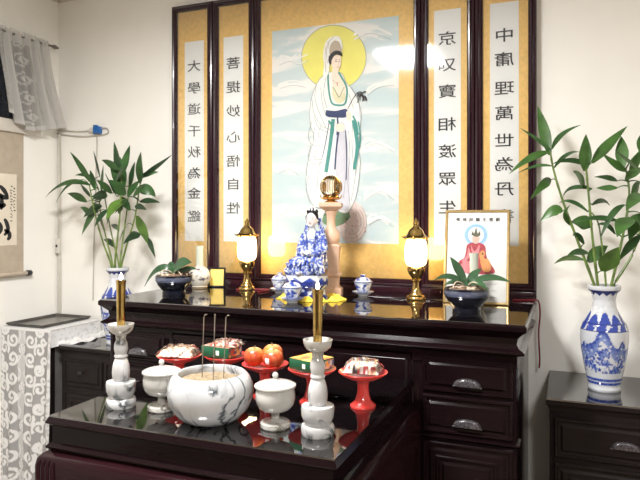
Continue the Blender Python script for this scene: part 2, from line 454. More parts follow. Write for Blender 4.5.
# ------------------------------------------------------------------ side cabinets
def side_cabinet(x0, x1, yf, zt, label, knobs):
    t = thing('side_cabinet', label, 'cabinet', ((x0 + x1) / 2, yf, 0), 0, 'low cabinets flanking the altar')
    hx = (x1 - x0) / 2; dp = -yf - .005
    MB().loops([(0, zt - .006), (0, zt - .022), (-.006, zt - .028), (-.012, zt - .045)], -hx, hx, 0, dp).build('top', M['wood_side'], t)
    MB().loops([(-.002, zt), (-.002, zt - .006)], -hx, hx, 0, dp).build('glass_top', M['glass_top'], t, smooth=False)
    MB().box(-hx + .012, hx - .012, .014, dp, .0, zt - .04, .002).build('body', M['wood_side'], t)
    n = 2
    for k in range(n):
        a = -hx + .02 + k * (2 * hx - .04) / n + .008; b = -hx + .02 + (k + 1) * (2 * hx - .04) / n - .008
        p = MB(); panel(p, a, b, zt - .215, zt - .07, .014)
        d = p.build('drawer', M['wood_side'], t, smooth=False)
        if knobs:
            kn = MB().lathe([(.004, 0), (.004, .01), (.010, .016), (.011, .021), (.006, .026), (0.0005, .027)], 14).build('knob', M['black_wood'], d)
            kn.rotation_euler = (radians(90), 0, 0); kn.location = ((a + b) / 2, .006, zt - .135)
        else:
            handle(d, (a + b) / 2, .008, zt - .15)
        p = MB(); panel(p, a, b, .10, zt - .235, .014); panel(p, a + .05, b - .05, .15, zt - .28, .008)
        p.build('door', M['wood_side'], t, smooth=False)
    return t
side_cabinet(-2.490, -1.905, -.385, .957, 'low dark wooden cabinet between the lace-covered table and the altar', True)
side_cabinet(-.075, .95, -.46, .957, 'low dark cabinet under the tall vase of bamboo past the altar end', False)

# ------------------------------------------------------------------ offering table
TL, TR, TF, TBk, TZ = -1.371, -.497, -1.552, -.775, 1.062
t = thing('offering_table', 'lower maroon black offering table with glass top in front of the altar', 'table', (0, 0, 0))
MB().loops([(-.003, TZ - .004), (0, TZ - .010), (.004, TZ - .018), (.002, TZ - .022), (-.006, TZ - .026), (-.010, TZ - .030), (-.010, TZ - .076),
            (-.002, TZ - .080), (.004, TZ - .086), (.002, TZ - .092), (-.006, TZ - .096)], TL, TR, TF, TBk).build('moulded_top', M['wood'], t, ang=25)
MB().loops([(-.004, TZ), (-.004, TZ - .004)], TL, TR, TF, TBk).build('glass_top', M['glass_top'], t, smooth=False)
MB().loops([(-.006, TZ - .096), (.008, TZ - .104), (.018, TZ - .116), (.022, TZ - .135), (.022, .42), (.010, .38), (-.01, .36)], TL, TR, TF, TBk).build('apron', M['wood_red'], t, ang=60)
for x, y in ((TL + .05, TF + .05), (TR - .05, TF + .05), (TL + .05, TBk - .05), (TR - .05, TBk - .05)):
    MB().loops([(.045, .40), (.04, .30), (.028, .12), (.035, .05), (.045, 0)], x, x, y, y, back=True).build('leg', M['wood_red'], t)
for sx, x0 in ((1, TL - .020), (-1, TR + .020)):
    r = MB()
    for k in range(4):
        x = x0 + sx * (.012 + k * .0165)
        r.tube([(x, TF - .019, TZ - .118), (x, TF - .0235, TZ - .132), (x, TF - .0235, .44), (x, TF - .02, .42)], [.004, .0072, .0072, .004], 10)
    r.build('reeded_corner', M['wood_red'], t)
p = MB(); p.frame(TL + .09, TR - .09, .47, TZ - .16, TF - .022, [(0, -.002), (0, .004), (.012, .006), (.02, 0)]); p.build('apron_moulding', M['wood_red'], t, smooth=False)

# ------------------------------------------------------------------ framed hangings on the wall
ZW1, ZW0 = 2.585, 1.500
FZ0, FZ1 = 1.300, 2.786
FRP = [(0, -.03), (0, .004), (.003, .009), (.010, .012), (.016, .008), (.021, .013), (.028, .012), (.034, .004), (.036, -.006), (.036, -.03)]
YP = -.032
def hanging(x0, x1, label, name='framed_scroll', group='framed hangings behind the altar'):
    t = thing(name, label, 'framed picture', (0, 0, 0), 0, group)
    f = MB().frame(x0, x1, FZ0, FZ1, YP, FRP); f.build('frame', M['frame_wood'], t, ang=25)
    MB().box(x0, x1, YP - .0135, YP + .028, 1.262, FZ0, .003).build('bottom_rail', M['frame_wood'], t)
    MB().box(x0 + .02, x1 - .02, YP + .004, YP + .028, FZ0 + .02, FZ1 - .02).build('silk_mount', M['silk'], t, smooth=False)
    MB().box(x0 + .03, x1 - .03, YP - .0075, YP - .0055, FZ0 + .03, FZ1 - .03).build('glass', M['pane'], t, smooth=False)
    return t
PAPER = [(-1.945, -1.824), (-1.701, -1.583), (-1.414, -.745), (-.577, -.454), (-.325, -.201)]
OUT = [(-2.024, -1.7645), (-1.7635, -1.5135), (-1.5125, -.6385), (-.6375, -.3915), (-.3905, -.127)]
SCROLLS = {0: [(x, True) for x in '大學道千秋為金鑑'], 1: [(x, True) for x in '菩提妙心悟自性'],
           3: [('京', True), ('叹', False), ('寶', True), ('相', True), ('渡', True), ('眾', True), ('生', True)],
           4: [('中', True), ('庸', True), ('理', True), ('萬', True), ('世', True), ('為', True), ('丹', True), ('書', True)]}
VPX = {0: (193, [66, 88, 109, 131, 152, 173, 193, 216]), 1: (233, [63, 87, 111, 137, 161, 184, 208]),
       3: (448.5, [38, 65, 91, 124, 151, 179, 207]), 4: (504, [35, 59, 88, 113, 140, 164, 189, 216])}
LBL = {0: 'narrow framed calligraphy scroll nearest the corner bamboo plant', 1: 'narrow framed calligraphy scroll behind the lamp by the white bottle',
       3: 'narrow framed calligraphy scroll partly behind the deity print and lamp', 4: 'narrow framed calligraphy scroll at the altar end by the tall vase'}
for i in (0, 1, 3, 4):
    t = hanging(*OUT[i], LBL[i])
    a, b = PAPER[i]
    pp = MB().box(a, b, YP + .0025, YP + .0045, ZW0, ZW1).build('paper', M['paper'], t, smooth=False)
    cz = MB(); u, vs = VPX[i]
    for (ch, mir), v in zip(SCROLLS[i], vs):
        q = at(u, v, y=YP + .002)
        write(cz, ch, (a + b) / 2, q.z, YP + .0015, .088, .066, mir, .007)
    cz.build('calligraphy', M['ink'], pp, smooth=False)

# the central painting of a standing robed lady
t = hanging(*OUT[2], 'large framed painting of a white-robed lady with yellow halo', 'framed_painting')
cm, nt, p_ = new_mat('painted_clouded_sky')
tc = nt.nodes.new('ShaderNodeTexCoord'); mp = nt.nodes.new('ShaderNodeMapping'); mp.inputs['Scale'].default_value = (1.6, 1, 7)
nz = nt.nodes.new('ShaderNodeTexNoise'); nz.inputs['Scale'].default_value = 1.5; nz.inputs['Detail'].default_value = 5; nz.inputs['Distortion'].default_value = .6
rp = nt.nodes.new('ShaderNodeValToRGB')
rp.color_ramp.elements[0].position = .42; rp.color_ramp.elements[0].color = lin(196, 211, 211)
rp.color_ramp.elements[1].position = .58; rp.color_ramp.elements[1].color = lin(236, 232, 226)
e = rp.color_ramp.elements.new(.51); e.color = lin(206, 216, 214)
nt.links.new(tc.outputs['Object'], mp.inputs[0]); nt.links.new(mp.outputs[0], nz.inputs['Vector']); nt.links.new(nz.outputs[0], rp.inputs[0])
nt.links.new(rp.outputs[0], p_.inputs['Base Color']); p_.inputs['Roughness'].default_value = .7
def paintmat(n, *c): return mat('paint_' + n, lin(*c), .7, var=.03, scale=20)
PM = [cm, paintmat('yellow', 234, 226, 118), paintmat('white', 236, 235, 228), paintmat('grey_line', 150, 152, 152), paintmat('teal', 78, 150, 140),
      paintmat('navy', 52, 66, 104), paintmat('skin', 240, 220, 200), paintmat('black', 38, 34, 36), paintmat('taupe', 186, 170, 150),
      paintmat('beige', 220, 212, 176), paintmat('green', 120, 150, 110), paintmat('pink', 226, 208, 200), paintmat('lilac', 208, 206, 212), paintmat('red', 196, 110, 100)]
YEL, WHT, LIN_, TEA, NAV, SKN, BLK, TAU, BEI, GRN, PNK, LIL, RED = range(1, 14)
pm = MB()
pm.box(PAPER[2][0], PAPER[2][1], YP + .0025, YP + .0045, ZW0, ZW1)
layer = [0]
NR = Vector((0, -1, 0))
def P2(pts, up=0): return [at(u, v, y=YP + .0022 - layer[0] * .00012) for u, v in pts]
def fill(pts, mi, sm=True):
    layer[0] += 1
    if sm: q = smoothpts([(a, b, 0) for a, b in pts + [pts[0]]], 4)[:-1]; pts = [(a.x, a.y) for a in q]
    pm.poly(P2(pts), mi)
def line(pts, wpx, mi):
    layer[0] += .25
    q = smoothpts([(a, b, 0) for a, b in pts], 4); pts = [(a.x, a.y) for a in q]
    pm.stroke(P2(pts), wpx / 215, NR, mi)
def A(*pts): return [(290 + x / 4.17, 15 + y / 4.17) for x, y in pts]
def B(*pts): return [(290 + x / 3.84, 120 + y / 3.84) for x, y in pts]
circ = [(333.9 + 32.3 * cos(2 * pi * k / 40), 57.5 + 32.3 * sin(2 * pi * k / 40)) for k in range(40)]
fill(circ, YEL, False); line(circ + [circ[0]], .7, LIN_)
# cloud wisps
for pts in ([(275, 62), (288, 58), (300, 61), (312, 57)], [(276, 85), (292, 82), (308, 84)], [(364, 92), (378, 84), (396, 82)], [(360, 146), (376, 140), (396, 148)],
            [(276, 212), (290, 206), (306, 212)], [(362, 196), (380, 188), (397, 196)], [(365, 222), (380, 216), (396, 224)], [(275, 170), (288, 166), (300, 172)], [(352, 36), (370, 30), (396, 36)]):
    for q in range(5):
        o_, h_ = random.uniform(-5, 5), random.uniform(-3, 4); ln = random.uniform(.5, 1)
        line([(pts[0][0] + 2 + (a - pts[0][0]) * ln + o_ * (i not in (0, len(pts) - 1)), b + h_ + random.uniform(-1, 1)) for i, (a, b) in enumerate(pts)], random.uniform(.8, 2.2), WHT)
    line([(pts[0][0] + 4 + (a - pts[0][0]) * .8, b + 3.4) for a, b in pts], .35, LIN_)
# lotus seat and foliage
fill([(352 + 15 * cos(k / 20 * 2 * pi), 222 + 21 * sin(k / 20 * 2 * pi)) for k in range(20)], PNK, False)
fill([(322, 222), (324, 214), (330, 208), (338, 206), (346, 209), (350, 216), (346, 222), (338, 226), (328, 226)], GRN)
for k in range(40):
    a = random.random() * 2 * pi; r = random.random() ** .5
    u, v = 353 + 14 * r * cos(a), 223 + 19 * r * sin(a)
    line([(u - .6, v), (u, v + 1.0), (u + .5, v + 1.4)], .6, LIN_ if k % 3 else RED)
for rr in (9, 12, 14.5):
    line([(352 + rr * cos(a), 222 + rr * 1.35 * sin(a)) for a in [(-.9 + 2.6 * k / 10) for k in range(11)]], .45, LIN_)
for k in range(18):
    u, v = 324 + random.random() * 25, 210 + random.random() * 14
    line([(u, v), (u + 1.2, v - .8), (u + 2.2, v - .5)], .8, BLK if k % 2 else TEA)
# robe
robe = [(328, 72), (319, 80), (313, 93), (310, 108), (310.5, 125), (314, 137), (311, 150), (307.5, 165), (306, 182), (308, 194), (313, 205), (320, 208), (330, 206), (340, 212),
        (347, 213), (352, 206), (356, 196), (359, 178), (360, 160), (358, 145), (360, 128), (361, 113), (358, 101), (353, 91), (346, 82), (341, 73)]
fill(robe, WHT); line(robe + [robe[0]], .6, LIN_)
fill([(336, 124), (345, 124), (349, 160), (350, 205), (343, 210), (335, 205), (336, 160)], LIL)
for pts in (A((110, 290), (104, 350), (128, 420), (150, 470)), A((128, 300), (135, 370), (150, 420)), A((92, 350), (100, 410), (130, 460), (170, 480)), A((255, 300), (285, 360), (292, 430)),
            A((245, 330), (265, 390)), A((150, 260), (140, 330), (155, 390)), A((98, 420), (120, 470), (160, 490)),
            B((85, 5), (70, 60), (85, 95), (120, 100)), B((95, 30), (90, 70), (110, 85)), B((80, 100), (70, 140), (90, 170), (130, 160)), B((72, 150), (62, 200), (80, 230)), B((100, 110), (95, 150), (125, 150)),
            B((70, 220), (62, 270), (78, 320)), B((120, 20), (108, 60), (125, 70)), B((140, 60), (130, 120), (110, 190), (105, 260)), B((150, 120), (140, 200), (138, 300)),
            B((225, 40), (230, 140), (222, 240), (232, 330)), B((255, 120), (250, 220), (235, 310)), B((266, 60), (262, 150), (248, 230)), B((212, 60), (216, 180), (205, 300)), B((240, 10), (238, 90), (245, 200))):
    line(pts, .55, LIN_)
line(B((166, -4), (160, 50), (152, 110), (138, 200)), 4.2, TEA)
line(B((243, 0), (254, 60), (258, 110), (247, 190)), 3.8, TEA)
line(B((262, 5), (270, 60), (266, 110)), 1.6, TEA)
line(B((192, 20), (180, 90), (172, 190)), 1.8, NAV)
line(B((213, 40), (218, 120), (216, 230)), 1.0, NAV)
line(B((150, 10), (138, 80), (125, 140)), .8, NAV)
# neck, chest, collar, belt
fill(A((178, 225), (202, 232), (206, 256), (236, 290), (224, 340), (205, 350), (182, 300), (174, 260)), SKN)
fill(A((176, 290), (196, 330), (206, 344), (226, 320), (230, 352), (212, 368), (190, 362), (176, 330)), BEI)
line(A((158, 240), (160, 290), (166, 340), (180, 372), (224, 374), (236, 345), (236, 300), (214, 258), (202, 238)), 2.0, TEA)
line(A((178, 270), (192, 284), (206, 280)), .6, TAU); line(A((196, 280), (198, 296)), .9, RED)
line(A((180, 300), (200, 336), (206, 342), (216, 322), (226, 300)), .8, GRN)
fill(A((150, 396), (190, 400), (236, 392), (236, 424), (200, 428), (152, 422)), NAV)
line(A((198, 425), (200, 470), (196, 500)), 1.8, NAV)
fill(A((234, 405), (246, 398), (256, 418), (250, 440), (238, 438)), SKN)
fill(A((192, 458), (212, 450), (226, 462), (222, 482), (198, 486)), SKN)
line(A((262, 420), (276, 450), (284, 500)), 2.0, TEA); line(A((160, 440), (180, 470), (176, 500)), 2.2, TEA)
# head
fill(A((184, 88), (204, 90), (216, 112), (219, 142), (208, 158), (180, 160), (166, 190), (162, 235), (150, 262), (138, 250), (142, 210), (138, 170), (146, 120), (164, 96)), WHT)
for pts in (A((150, 130), (146, 180), (150, 240)), A((160, 110), (152, 150), (156, 200)), A((184, 90), (164, 110), (158, 140))): line(pts, .6, TAU)
fill(A((186, 106), (204, 112), (216, 140), (214, 152), (190, 150), (168, 166), (164, 142), (172, 118)), TAU)
fill(A((162, 172), (176, 156), (194, 148), (214, 154), (218, 172), (208, 168), (190, 166), (176, 184), (172, 204), (166, 206), (160, 190)), BLK)
fill(A((173, 190), (186, 170), (206, 168), (213, 182), (212, 206), (206, 222), (196, 236), (184, 230), (174, 212)), SKN)
line(A((188, 188), (196, 186)), .5, BLK); line(A((203, 187), (210, 186)), .5, BLK)
line(A((187, 195), (192, 193), (197, 195)), .6, BLK); line(A((203, 194), (210, 194)), .6, BLK)
line(A((201, 197), (203, 208), (199, 210)), .4, TAU); line(A((195, 218), (201, 217), (205, 218)), .8, RED)
# sprig
line(A((240, 392), (262, 350), (282, 322)), .7, BLK)
for k in range(16):
    a = -1.0 + 2.4 * random.random(); u, v = A((278 + random.random() * 20, 324 + random.random() * 14))[0]
    ln = 5 + 6 * random.random()
    line([(u, v), (u + ln * .5 * cos(a), v + ln * .5 * sin(a)), (u + ln * .7 * cos(a + .3), v + ln * .9 * sin(a + .4))], .8, BLK)
pm.build('painting', PM, t, smooth=False)

# ------------------------------------------------------------------ lantern lamps
def lantern(loc, label):
    t = thing('lantern_lamp', label, 'lamp', loc, 0, 'brass lantern lamps on the altar')
    MB().lathe([(.043, 0), (.044, .005), (.040, .009), (.039, .014), (.031, .019), (.030, .025), (.022, .033), (.018, .045), (.0155, .062), (.016, .076), (.022, .081), (.022, .086), (.017, .089),
                (.021, .097), (.031, .110), (.037, .124), (.038, .134), (.033, .140), (.030, .146)], 32).build('base', M['brass'], t)
    MB().lathe([(.030, .144), (.040, .152), (.046, .166), (.0475, .200), (.046, .236), (.041, .252), (.034, .260)], 32).build('globe', M['globe'], t)
    r = MB().lathe([(.036, .258), (.040, .263), (.056, .265), (.058, .268), (.044, .274), (.036, .284), (.031, .297), (.023, .306), (.014, .313), (.010, .321), (.013, .329), (.009, .338), (.004, .344), (.001, .352)], 24)
    for k in range(6):
        a = 2 * pi * k / 6 + .26
        r.tube([(.046 * cos(a), .046 * sin(a), .272), (.056 * cos(a), .056 * sin(a), .269), (.064 * cos(a), .064 * sin(a), .274)], [.003, .003, .0015], 6)
        r.ball((.045 * cos(a), .045 * sin(a), .262), .005, 8, 6)
    r.build('roof', M['brass'], t)
    return t
LAMPL = lantern((-1.464, -.205, ZT), 'lit brass lantern lamp between the white bottle and the seated statue')
dup(LAMPL, (-.610, -.255, ZT), 0.3, 'lit brass lantern lamp beside the gold-framed deity print')

# ------------------------------------------------------------------ potted orchids
def blade(p0, ctrl, p1, wd, nrm, n=9, base=.35, peak=.45, fold=.18, thick=.0012):
    pts = bez(p0, ctrl, p1, n); vs = []; nrm = Vector(nrm)
    for i, p in enumerate(pts):
        k = i / n
        tn = (pts[min(i + 1, n)] - pts[max(i - 1, 0)]).normalized()
        s = tn.cross(nrm); s = s.normalized() if s.length > 1e-4 else Vector((1, 0, 0))
        up = s.cross(tn).normalized()
        if up.dot(nrm) < 0: up = -up
        f = (base + (1 - base) * sin(pi / 2 * min(1, k / peak))) if k < peak else max(0.0, 1 - ((k - peak) / (1 - peak)) ** 1.45)
        h = wd / 2 * f + .0003
        for q in (-1, 0, 1):
            c_ = p + s * h * q - up * (abs(q) * -fold * h)
            vs += [c_, c_ - up * thick]
    fs = []
    def ix(i, q, b): return i * 6 + q * 2 + b
    for i in range(n):
        for q in range(2):
            fs.append([ix(i, q, 0), ix(i, q + 1, 0), ix(i + 1, q + 1, 0), ix(i + 1, q, 0)])
            fs.append([ix(i, q, 1), ix(i + 1, q, 1), ix(i + 1, q + 1, 1), ix(i, q + 1, 1)])
        fs.append([ix(i, 0, 0), ix(i + 1, 0, 0), ix(i + 1, 0, 1), ix(i, 0, 1)]); fs.append([ix(i, 2, 0), ix(i, 2, 1), ix(i + 1, 2, 1), ix(i + 1, 2, 0)])
    m = MB(); m.add(vs, fs); return m

def orchid(loc, label, leaves, potlabel):
    t = thing('planter_bowl', potlabel, 'pot', loc, 0, 'dark glazed planter bowls')
    MB().lathe([(.052, 0), (.054, .012), (.050, .016), (.060, .026), (.074, .044), (.0825, .062), (.0835, .080), (.083, .089), (.079, .089), (.077, .082), (.074, .066), (.0005, .060)], 40, mi=0).build('bowl', M['black_glaze'], t)
    MB().lathe([(.0815, .059), (.0842, .064), (.0848, .074), (.0842, .080), (.082, .080)], 40).build('glazed_band', M['glaze_band'], t)
    b = MB(); n = 14
    b.lathe([(.0755, .074), (.072, .082), (.055, .090), (.03, .094), (.0005, .096)], 28)
    for k in range(34):
        a = random.random() * 6.28; r = .066 * random.random() ** .5
        b.ball((r * cos(a), r * sin(a), .090), (.006 + .006 * random.random(), .005 + .006 * random.random(), .005 + .004 * random.random()), 7, 5, mi=1 if random.random() < .5 else 0)
    b.build('bark_chips', [M['bark'], M['root']], t)
    o = thing('orchid_plant', label, 'plant', (loc[0], loc[1], loc[2] + .09), 0, 'leafy orchids in the planter bowls')
    MB().tube([(0, 0, -.005), (.002, 0, .02), (0, 0, .035)], [.009, .008, .005], 10).build('crown', M['orchid_leaf'], o)
    for (bx, bz), (cx_, cz_), (tx, tz), wd, dy, nr in leaves:
        blade((bx, 0, bz), (cx_, dy * .5, cz_), (tx, dy, tz), wd, nr, 12, .4, .5, .12, .002).build('leaf', M['orchid_leaf'], o)
    for k in range(4):
        a = k * 1.7 + .4
        MB().tube(bez((.01 * cos(a), .01 * sin(a), .01), (.05 * cos(a), .05 * sin(a), .04), (.07 * cos(a + .3), .07 * sin(a + .3), .002), 6), .0022, 6).build('aerial_root', M['root'], o)
    return t
orchid((-1.692, -.488, ZT), 'three-leaf orchid beside the corner bamboo vase',
       [((0, .01), (-.07, .075), (-.128, -.055), .045, -.05, (-.5, -.8, .5)), ((0, .015), (.03, .06), (.115, .062), .075, -.03, (0, -.8, .7)),
        ((-.01, .015), (-.03, .05), (-.045, .055), .035, .03, (0, -.8, .6)), ((.01, .01), (.06, .03), (.10, .03), .04, .03, (0, -.6, .8))],
       'dark glazed planter bowl with grey band, near the corner bamboo')
orchid((-.354, -.525, ZT), 'broad-leaf orchid before the gold-framed deity print',
       [((0, .01), (-.03, .075), (-.058, .115), .034, -.02, (.4, -.8, .3)), ((0, .01), (-.06, .062), (-.112, .028), .034, -.05, (-.2, -.6, .8)), ((0, .01), (.08, .062), (.162, .030), .036, -.04, (.1, -.6, .8)),
        ((0, .01), (.05, .04), (.085, -.002), .026, -.06, (.4, -.8, .5)), ((0, .01), (.02, .05), (.05, .07), .03, .05, (0, -.8, .5)), ((0, .01), (-.06, .03), (-.09, .0), .02, .03, (0, -.7, .7))],
       'dark glazed planter bowl before the gold-framed deity print')

# ------------------------------------------------------------------ long-necked bottles
def bottle_col(q):
    a = math.atan2(q.y, q.x); f = fbm(q.x * 40, q.y * 40, q.z * 40)
    base = (.62, .585, .51)
    if q.z > .115: return (.50, .53, .45)
    if q.z < .012: return (.22, .17, .11)
    blot = fbm(q.x * 28 + 3, q.y * 28, q.z * 22)
    if blot > .04 and .02 < q.z < .10: return mixc(base, (.07, .06, .09), (blot - .04) * 6)
    return mixc(base, (.5, .44, .34), f * .6)
def bottle(loc, label):
    t = thing('bottle_vase', label, 'vase', loc, 0, 'long-necked white bottles on the altar')
    b = MB().lathe([(.038, 0), (.040, .008), (.036, .012)] + [(.036 + .021 * sin(pi * k / 24) ** .8 if k < 12 else .0195 + .0375 * cos(pi / 2 * (k - 12) / 12) ** .75, .014 + .096 * k / 24) for k in range(1, 25)]
                   + [(.019, .118), (.018, .15), (.0182, .19), (.0195, .208), (.0195, .212), (.0155, .212), (.015, .19), (.0005, .185)], 48).build('bottle', M['pattern'], t)
    paint(b, bottle_col)
    return t
bt = bottle((-1.718, -.231, ZT), 'long-necked white bottle with ink drawing, behind the corner planter')
b2 = at(474, 254, y=-.385)
b2 = dup(bt, (b2.x, -.385, ZT), 2.2, 'pale long-necked bottle between the broad-leaf orchid and deity print')
b2.scale = (.9, .9, 1.0)

# small gold card in a dark frame
def lean_frame(name, label, cx, cy, wd, ht, tilt, fw, fm, facemat, rz=0):
    t = thing(name, label, 'framed picture', (cx, cy, ZT + .0005), rz)
    R = Matrix.Rotation(-tilt, 4, 'X')
    f = MB().frame(-wd / 2, wd / 2, 0, ht, 0, [(0, -.012), (0, .004), (fw * .3, .007), (fw * .75, .006), (fw, 0), (fw, -.012)])
    f.v = [tuple(R @ Vector(q)) for q in f.v]; f.build('frame', fm, t, ang=25)
    b = MB().box(-wd / 2 + fw * .5, wd / 2 - fw * .5, .001, .010, fw * .5, ht - fw * .5); b.v = [tuple(R @ Vector(q)) for q in b.v]
    b.build('print', facemat, t, smooth=False)
    return t, R
lean_frame('small_framed_card', 'small plain gold card in dark frame behind the white bottle', -1.662, -.165, .085, .10, .18, .008, M['black_wood'], M['card'], 0.30)

# deity print in a pale gold frame
pw, ph = .262, .392
t, R = lean_frame('deity_print', 'white deity print in slim gold frame leaning on the wall hangings', -.350, -.318, pw, ph, .20, .011, M['gold_frame'], M['paper'], .02)
DM = [M['ink'], mat('print_sky_blue', lin(150, 190, 226), .6), mat('print_white', lin(244, 244, 242), .6), mat('print_crimson', lin(176, 62, 74), .6, var=.3, scale=90),
      mat('print_flesh', lin(226, 184, 168), .6), mat('print_orange', lin(226, 158, 96), .6, var=.15, scale=60), mat('print_pale_blue', lin(196, 218, 238), .6), mat('print_grey_text', lin(205, 205, 205), .6),
      mat('print_crown', lin(92, 92, 72), .6), mat('print_pink', lin(222, 140, 146), .6)]
d = MB(); dl = [0]
def D2(x, y): # crop pixels to the print's own plane
    return (-pw / 2 + (x - 18) / 272 * pw, 0, ph - (y - 28) / 386 * ph)
def dfill(pts, mi, sm=True):
    dl[0] += 1
    if sm: q = smoothpts([(a, b, 0) for a, b in pts + [pts[0]]], 4)[:-1]; pts = [(a.x, a.y) for a in q]
    d.add([tuple(Vector(D2(*q)) + Vector((0, .0008 - dl[0] * .00015, 0))) for q in pts], [list(range(len(pts)))], mi)
def disc(cx, cy, r, n=28, ry=None): return [(cx + r * cos(2 * pi * k / n), cy + (ry or r) * sin(2 * pi * k / n)) for k in range(n)]
for k, ch in enumerate('南無地藏王菩薩'[::1]):
    dl[0] = 1; x, _, z = D2(72 + k * 28, 68)
    write(d, ch, x, z, -.0002, .018, .017, True, .015, 0)
dfill(disc(150, 132, 54, ry=50), 6, False); dfill(disc(150, 132, 47, ry=44), 1, False); dfill(disc(150, 132, 33), 2, False)
dfill([(112, 175), (130, 165), (168, 165), (190, 180), (196, 220), (214, 250), (232, 282), (200, 292), (120, 292), (76, 270), (84, 240), (104, 225)], 3)
dfill([(78, 268), (110, 240), (150, 252), (150, 280), (110, 290)], 9); dfill([(128, 170), (146, 200), (166, 172), (160, 220), (140, 222)], 9)
dfill([(134, 142), (150, 134), (165, 142), (164, 160), (150, 170), (136, 160)], 4)
dfill([(130, 132), (136, 116), (142, 126), (150, 100), (157, 126), (165, 116), (168, 134), (150, 140)], 8)
dfill([(165, 208), (178, 196), (190, 206), (186, 228), (204, 232), (216, 262), (208, 282), (184, 280), (172, 250)], 5)
dfill(disc(180, 210, 4, 10), 0, False); dfill([(120, 182), (112, 220), (92, 240), (108, 244), (128, 214)], 9)
for q in range(3):
    dfill([(60, 330 + q * 26), (240, 330 + q * 26), (240, 333 + q * 26), (60, 333 + q * 26)], 7, False)
d.v = [tuple(R @ Vector(q)) for q in d.v]
d.build('printed_picture', DM, t, smooth=False)
g = MB().box(-pw / 2 + .01, pw / 2 - .01, -.004, -.003, .01, ph - .01); g.v = [tuple(R @ Vector(q)) for q in g.v]; g.build('glass', M['pane'], t, smooth=False)

# ------------------------------------------------------------------ lidded teacups
def cup_col(q):
    f = fbm(q.x * 55 + 9, q.y * 55, q.z * 55); 
    if abs(q.z - .016) < .003 or abs(q.z - .0645) < .0028: return BLUE2
    if f > .08 and (.022 < q.z < .058 or q.z > .07): return mixc(WHITE, BLUE, (f - .06) * 8)
    return WHITE
def teacup(loc, label):
    t = thing('lidded_teacup', label, 'teacup', loc, 0, 'blue and white lidded teacups')
    s = MB().lathe([(.022, 0), (.024, .004), (.022, .006), (.036, .012), (.048, .019), (.049, .021), (.046, .021), (.03, .013), (.0005, .011)], 36).build('saucer', M['pattern'], t)
    c_ = MB().lathe([(.016, .012), (.018, .018)] + [(.018 + .023 * (k / 12) ** .55, .018 + .044 * k / 12) for k in range(1, 13)] + [(.044, .066), (.041, .066), (.036, .05), (.0005, .025)], 48).build('cup', M['pattern'], t)
    l = MB().lathe([(.0385, .064), (.038, .068), (.034, .074), (.026, .081), (.014, .085), (.010, .087), (.013, .092), (.0135, .096), (.0115, .096), (.008, .091), (.0005, .090)], 40).build('lid', M['pattern'], t)
    for o in (s, c_, l): paint(o, cup_col)
    return t
tc1 = teacup((-.857, -.232, ZT), 'blue and white lidded teacup on saucer between statue and brass lamp')
dup(tc1, (-1.062, -.552, ZT), 1.1, 'blue and white lidded teacup at the front before the statue')
dup(tc1, (-1.258, -.262, ZT), 2.3, 'blue and white lidded teacup half hidden beside the statue base')

# ------------------------------------------------------------------ seated porcelain statue
SX, SY = -1.035, -.40
st = thing('seated_statue', 'blue and white porcelain statue of seated robed lady with black hair', 'statue', (SX, SY, ZT), 0.10)
def vary(src, voxel, smooth_it, name, m, parent):
    o = src.build(name, m, None)
    r = o.modifiers.new('r', 'REMESH'); r.mode = 'VOXEL'; r.voxel_size = voxel
    s = o.modifiers.new('s', 'SMOOTH'); s.iterations = smooth_it; s.factor = .5
    bpy.context.view_layer.update()
    me = bpy.data.meshes.new_from_object(o.evaluated_get(bpy.context.evaluated_depsgraph_get()))
    old = o.data; o.modifiers.clear(); o.data = me; bpy.data.meshes.remove(old); me.name = name
    me.shade_smooth(); o.parent = parent
    return o
b = MB()
b.ball((.004, 0, .215), (.037, .031, .085)); b.ball((.004, .002, .272), (.043, .028, .026)); b.tube([(.002, 0, .28), (-.001, -.002, .325)], [.015, .0125], 12)
b.ball((-.002, -.004, .345), (.0245, .027, .034)); b.ball((-.003, -.030, .340), (.004, .005, .006)); b.ball((-.002, -.013, .321), (.013, .013, .012))
for s in (-1, 1):
    b.tube([(s * .037 + .004, .002, .280), (s * .049 + .004, -.006, .245), (s * .054 + .004, -.018, .210)], [.017, .018, .019], 12)
    b.tube([(s * .054 + .004, -.016, .210), (s * .035, -.05, .201), (s * .014 - .008, -.062, .205)], [.020, .020, .016], 12)
    b.tube([(s * .048, -.035, .205), (s * .050, -.040, .165), (s * .050, -.035, .125)], [.015, .015, .011], 10)   # hanging sleeve
    b.ball((s * .0245, .0, .342), (.004, .006, .010))
b.ball((-.005, .01, .145), (.068, .05, .045))
b.tube([(.01, 0, .160), (-.035, -.045, .163), (-.080, -.058, .145)], [.038, .036, .028], 14)
b.tube([(.005, 0, .155), (.030, -.045, .155), (.045, -.05, .130)], [.038, .034, .026], 14)
b.tube([(-.080, -.056, .150), (-.092, -.052, .125), (-.092, -.046, .108)], [.026, .022, .016], 12)
b.tube([(-.06, -.058, .14), (-.058, -.062, .120), (-.052, -.060, .108)], [.030, .024, .016], 12)
b.tube([(0, -.058, .14), (-.01, -.060, .118), (-.005, -.055, .105)], [.033, .026, .018], 12)
b.tube([(.045, -.045, .13), (.050, -.050, .115), (.046, -.045, .102)], [.026, .022, .016], 12)
for k in range(7):                                                                  # folds of the skirt
    x = -.075 + k * .020
    b.tube([(x * .5, -.055, .188), (x, -.090, .150), (x * 1.05, -.082, .112)], [.005, .006, .004], 6)
b.ball((-.035, -.090, .118), (.012, .020, .010))                                    # toe of the shoe
b.tube([(-.022, .022, .35), (-.034, .026, .29), (-.040, .028, .2), (-.045, .03, .13)], [.011, .013, .015, .016], 10)  # veil
b.tube([(.022, .022, .35), (.038, .026, .29), (.044, .028, .2), (.05, .03, .13)], [.011, .013, .015, .016], 10)
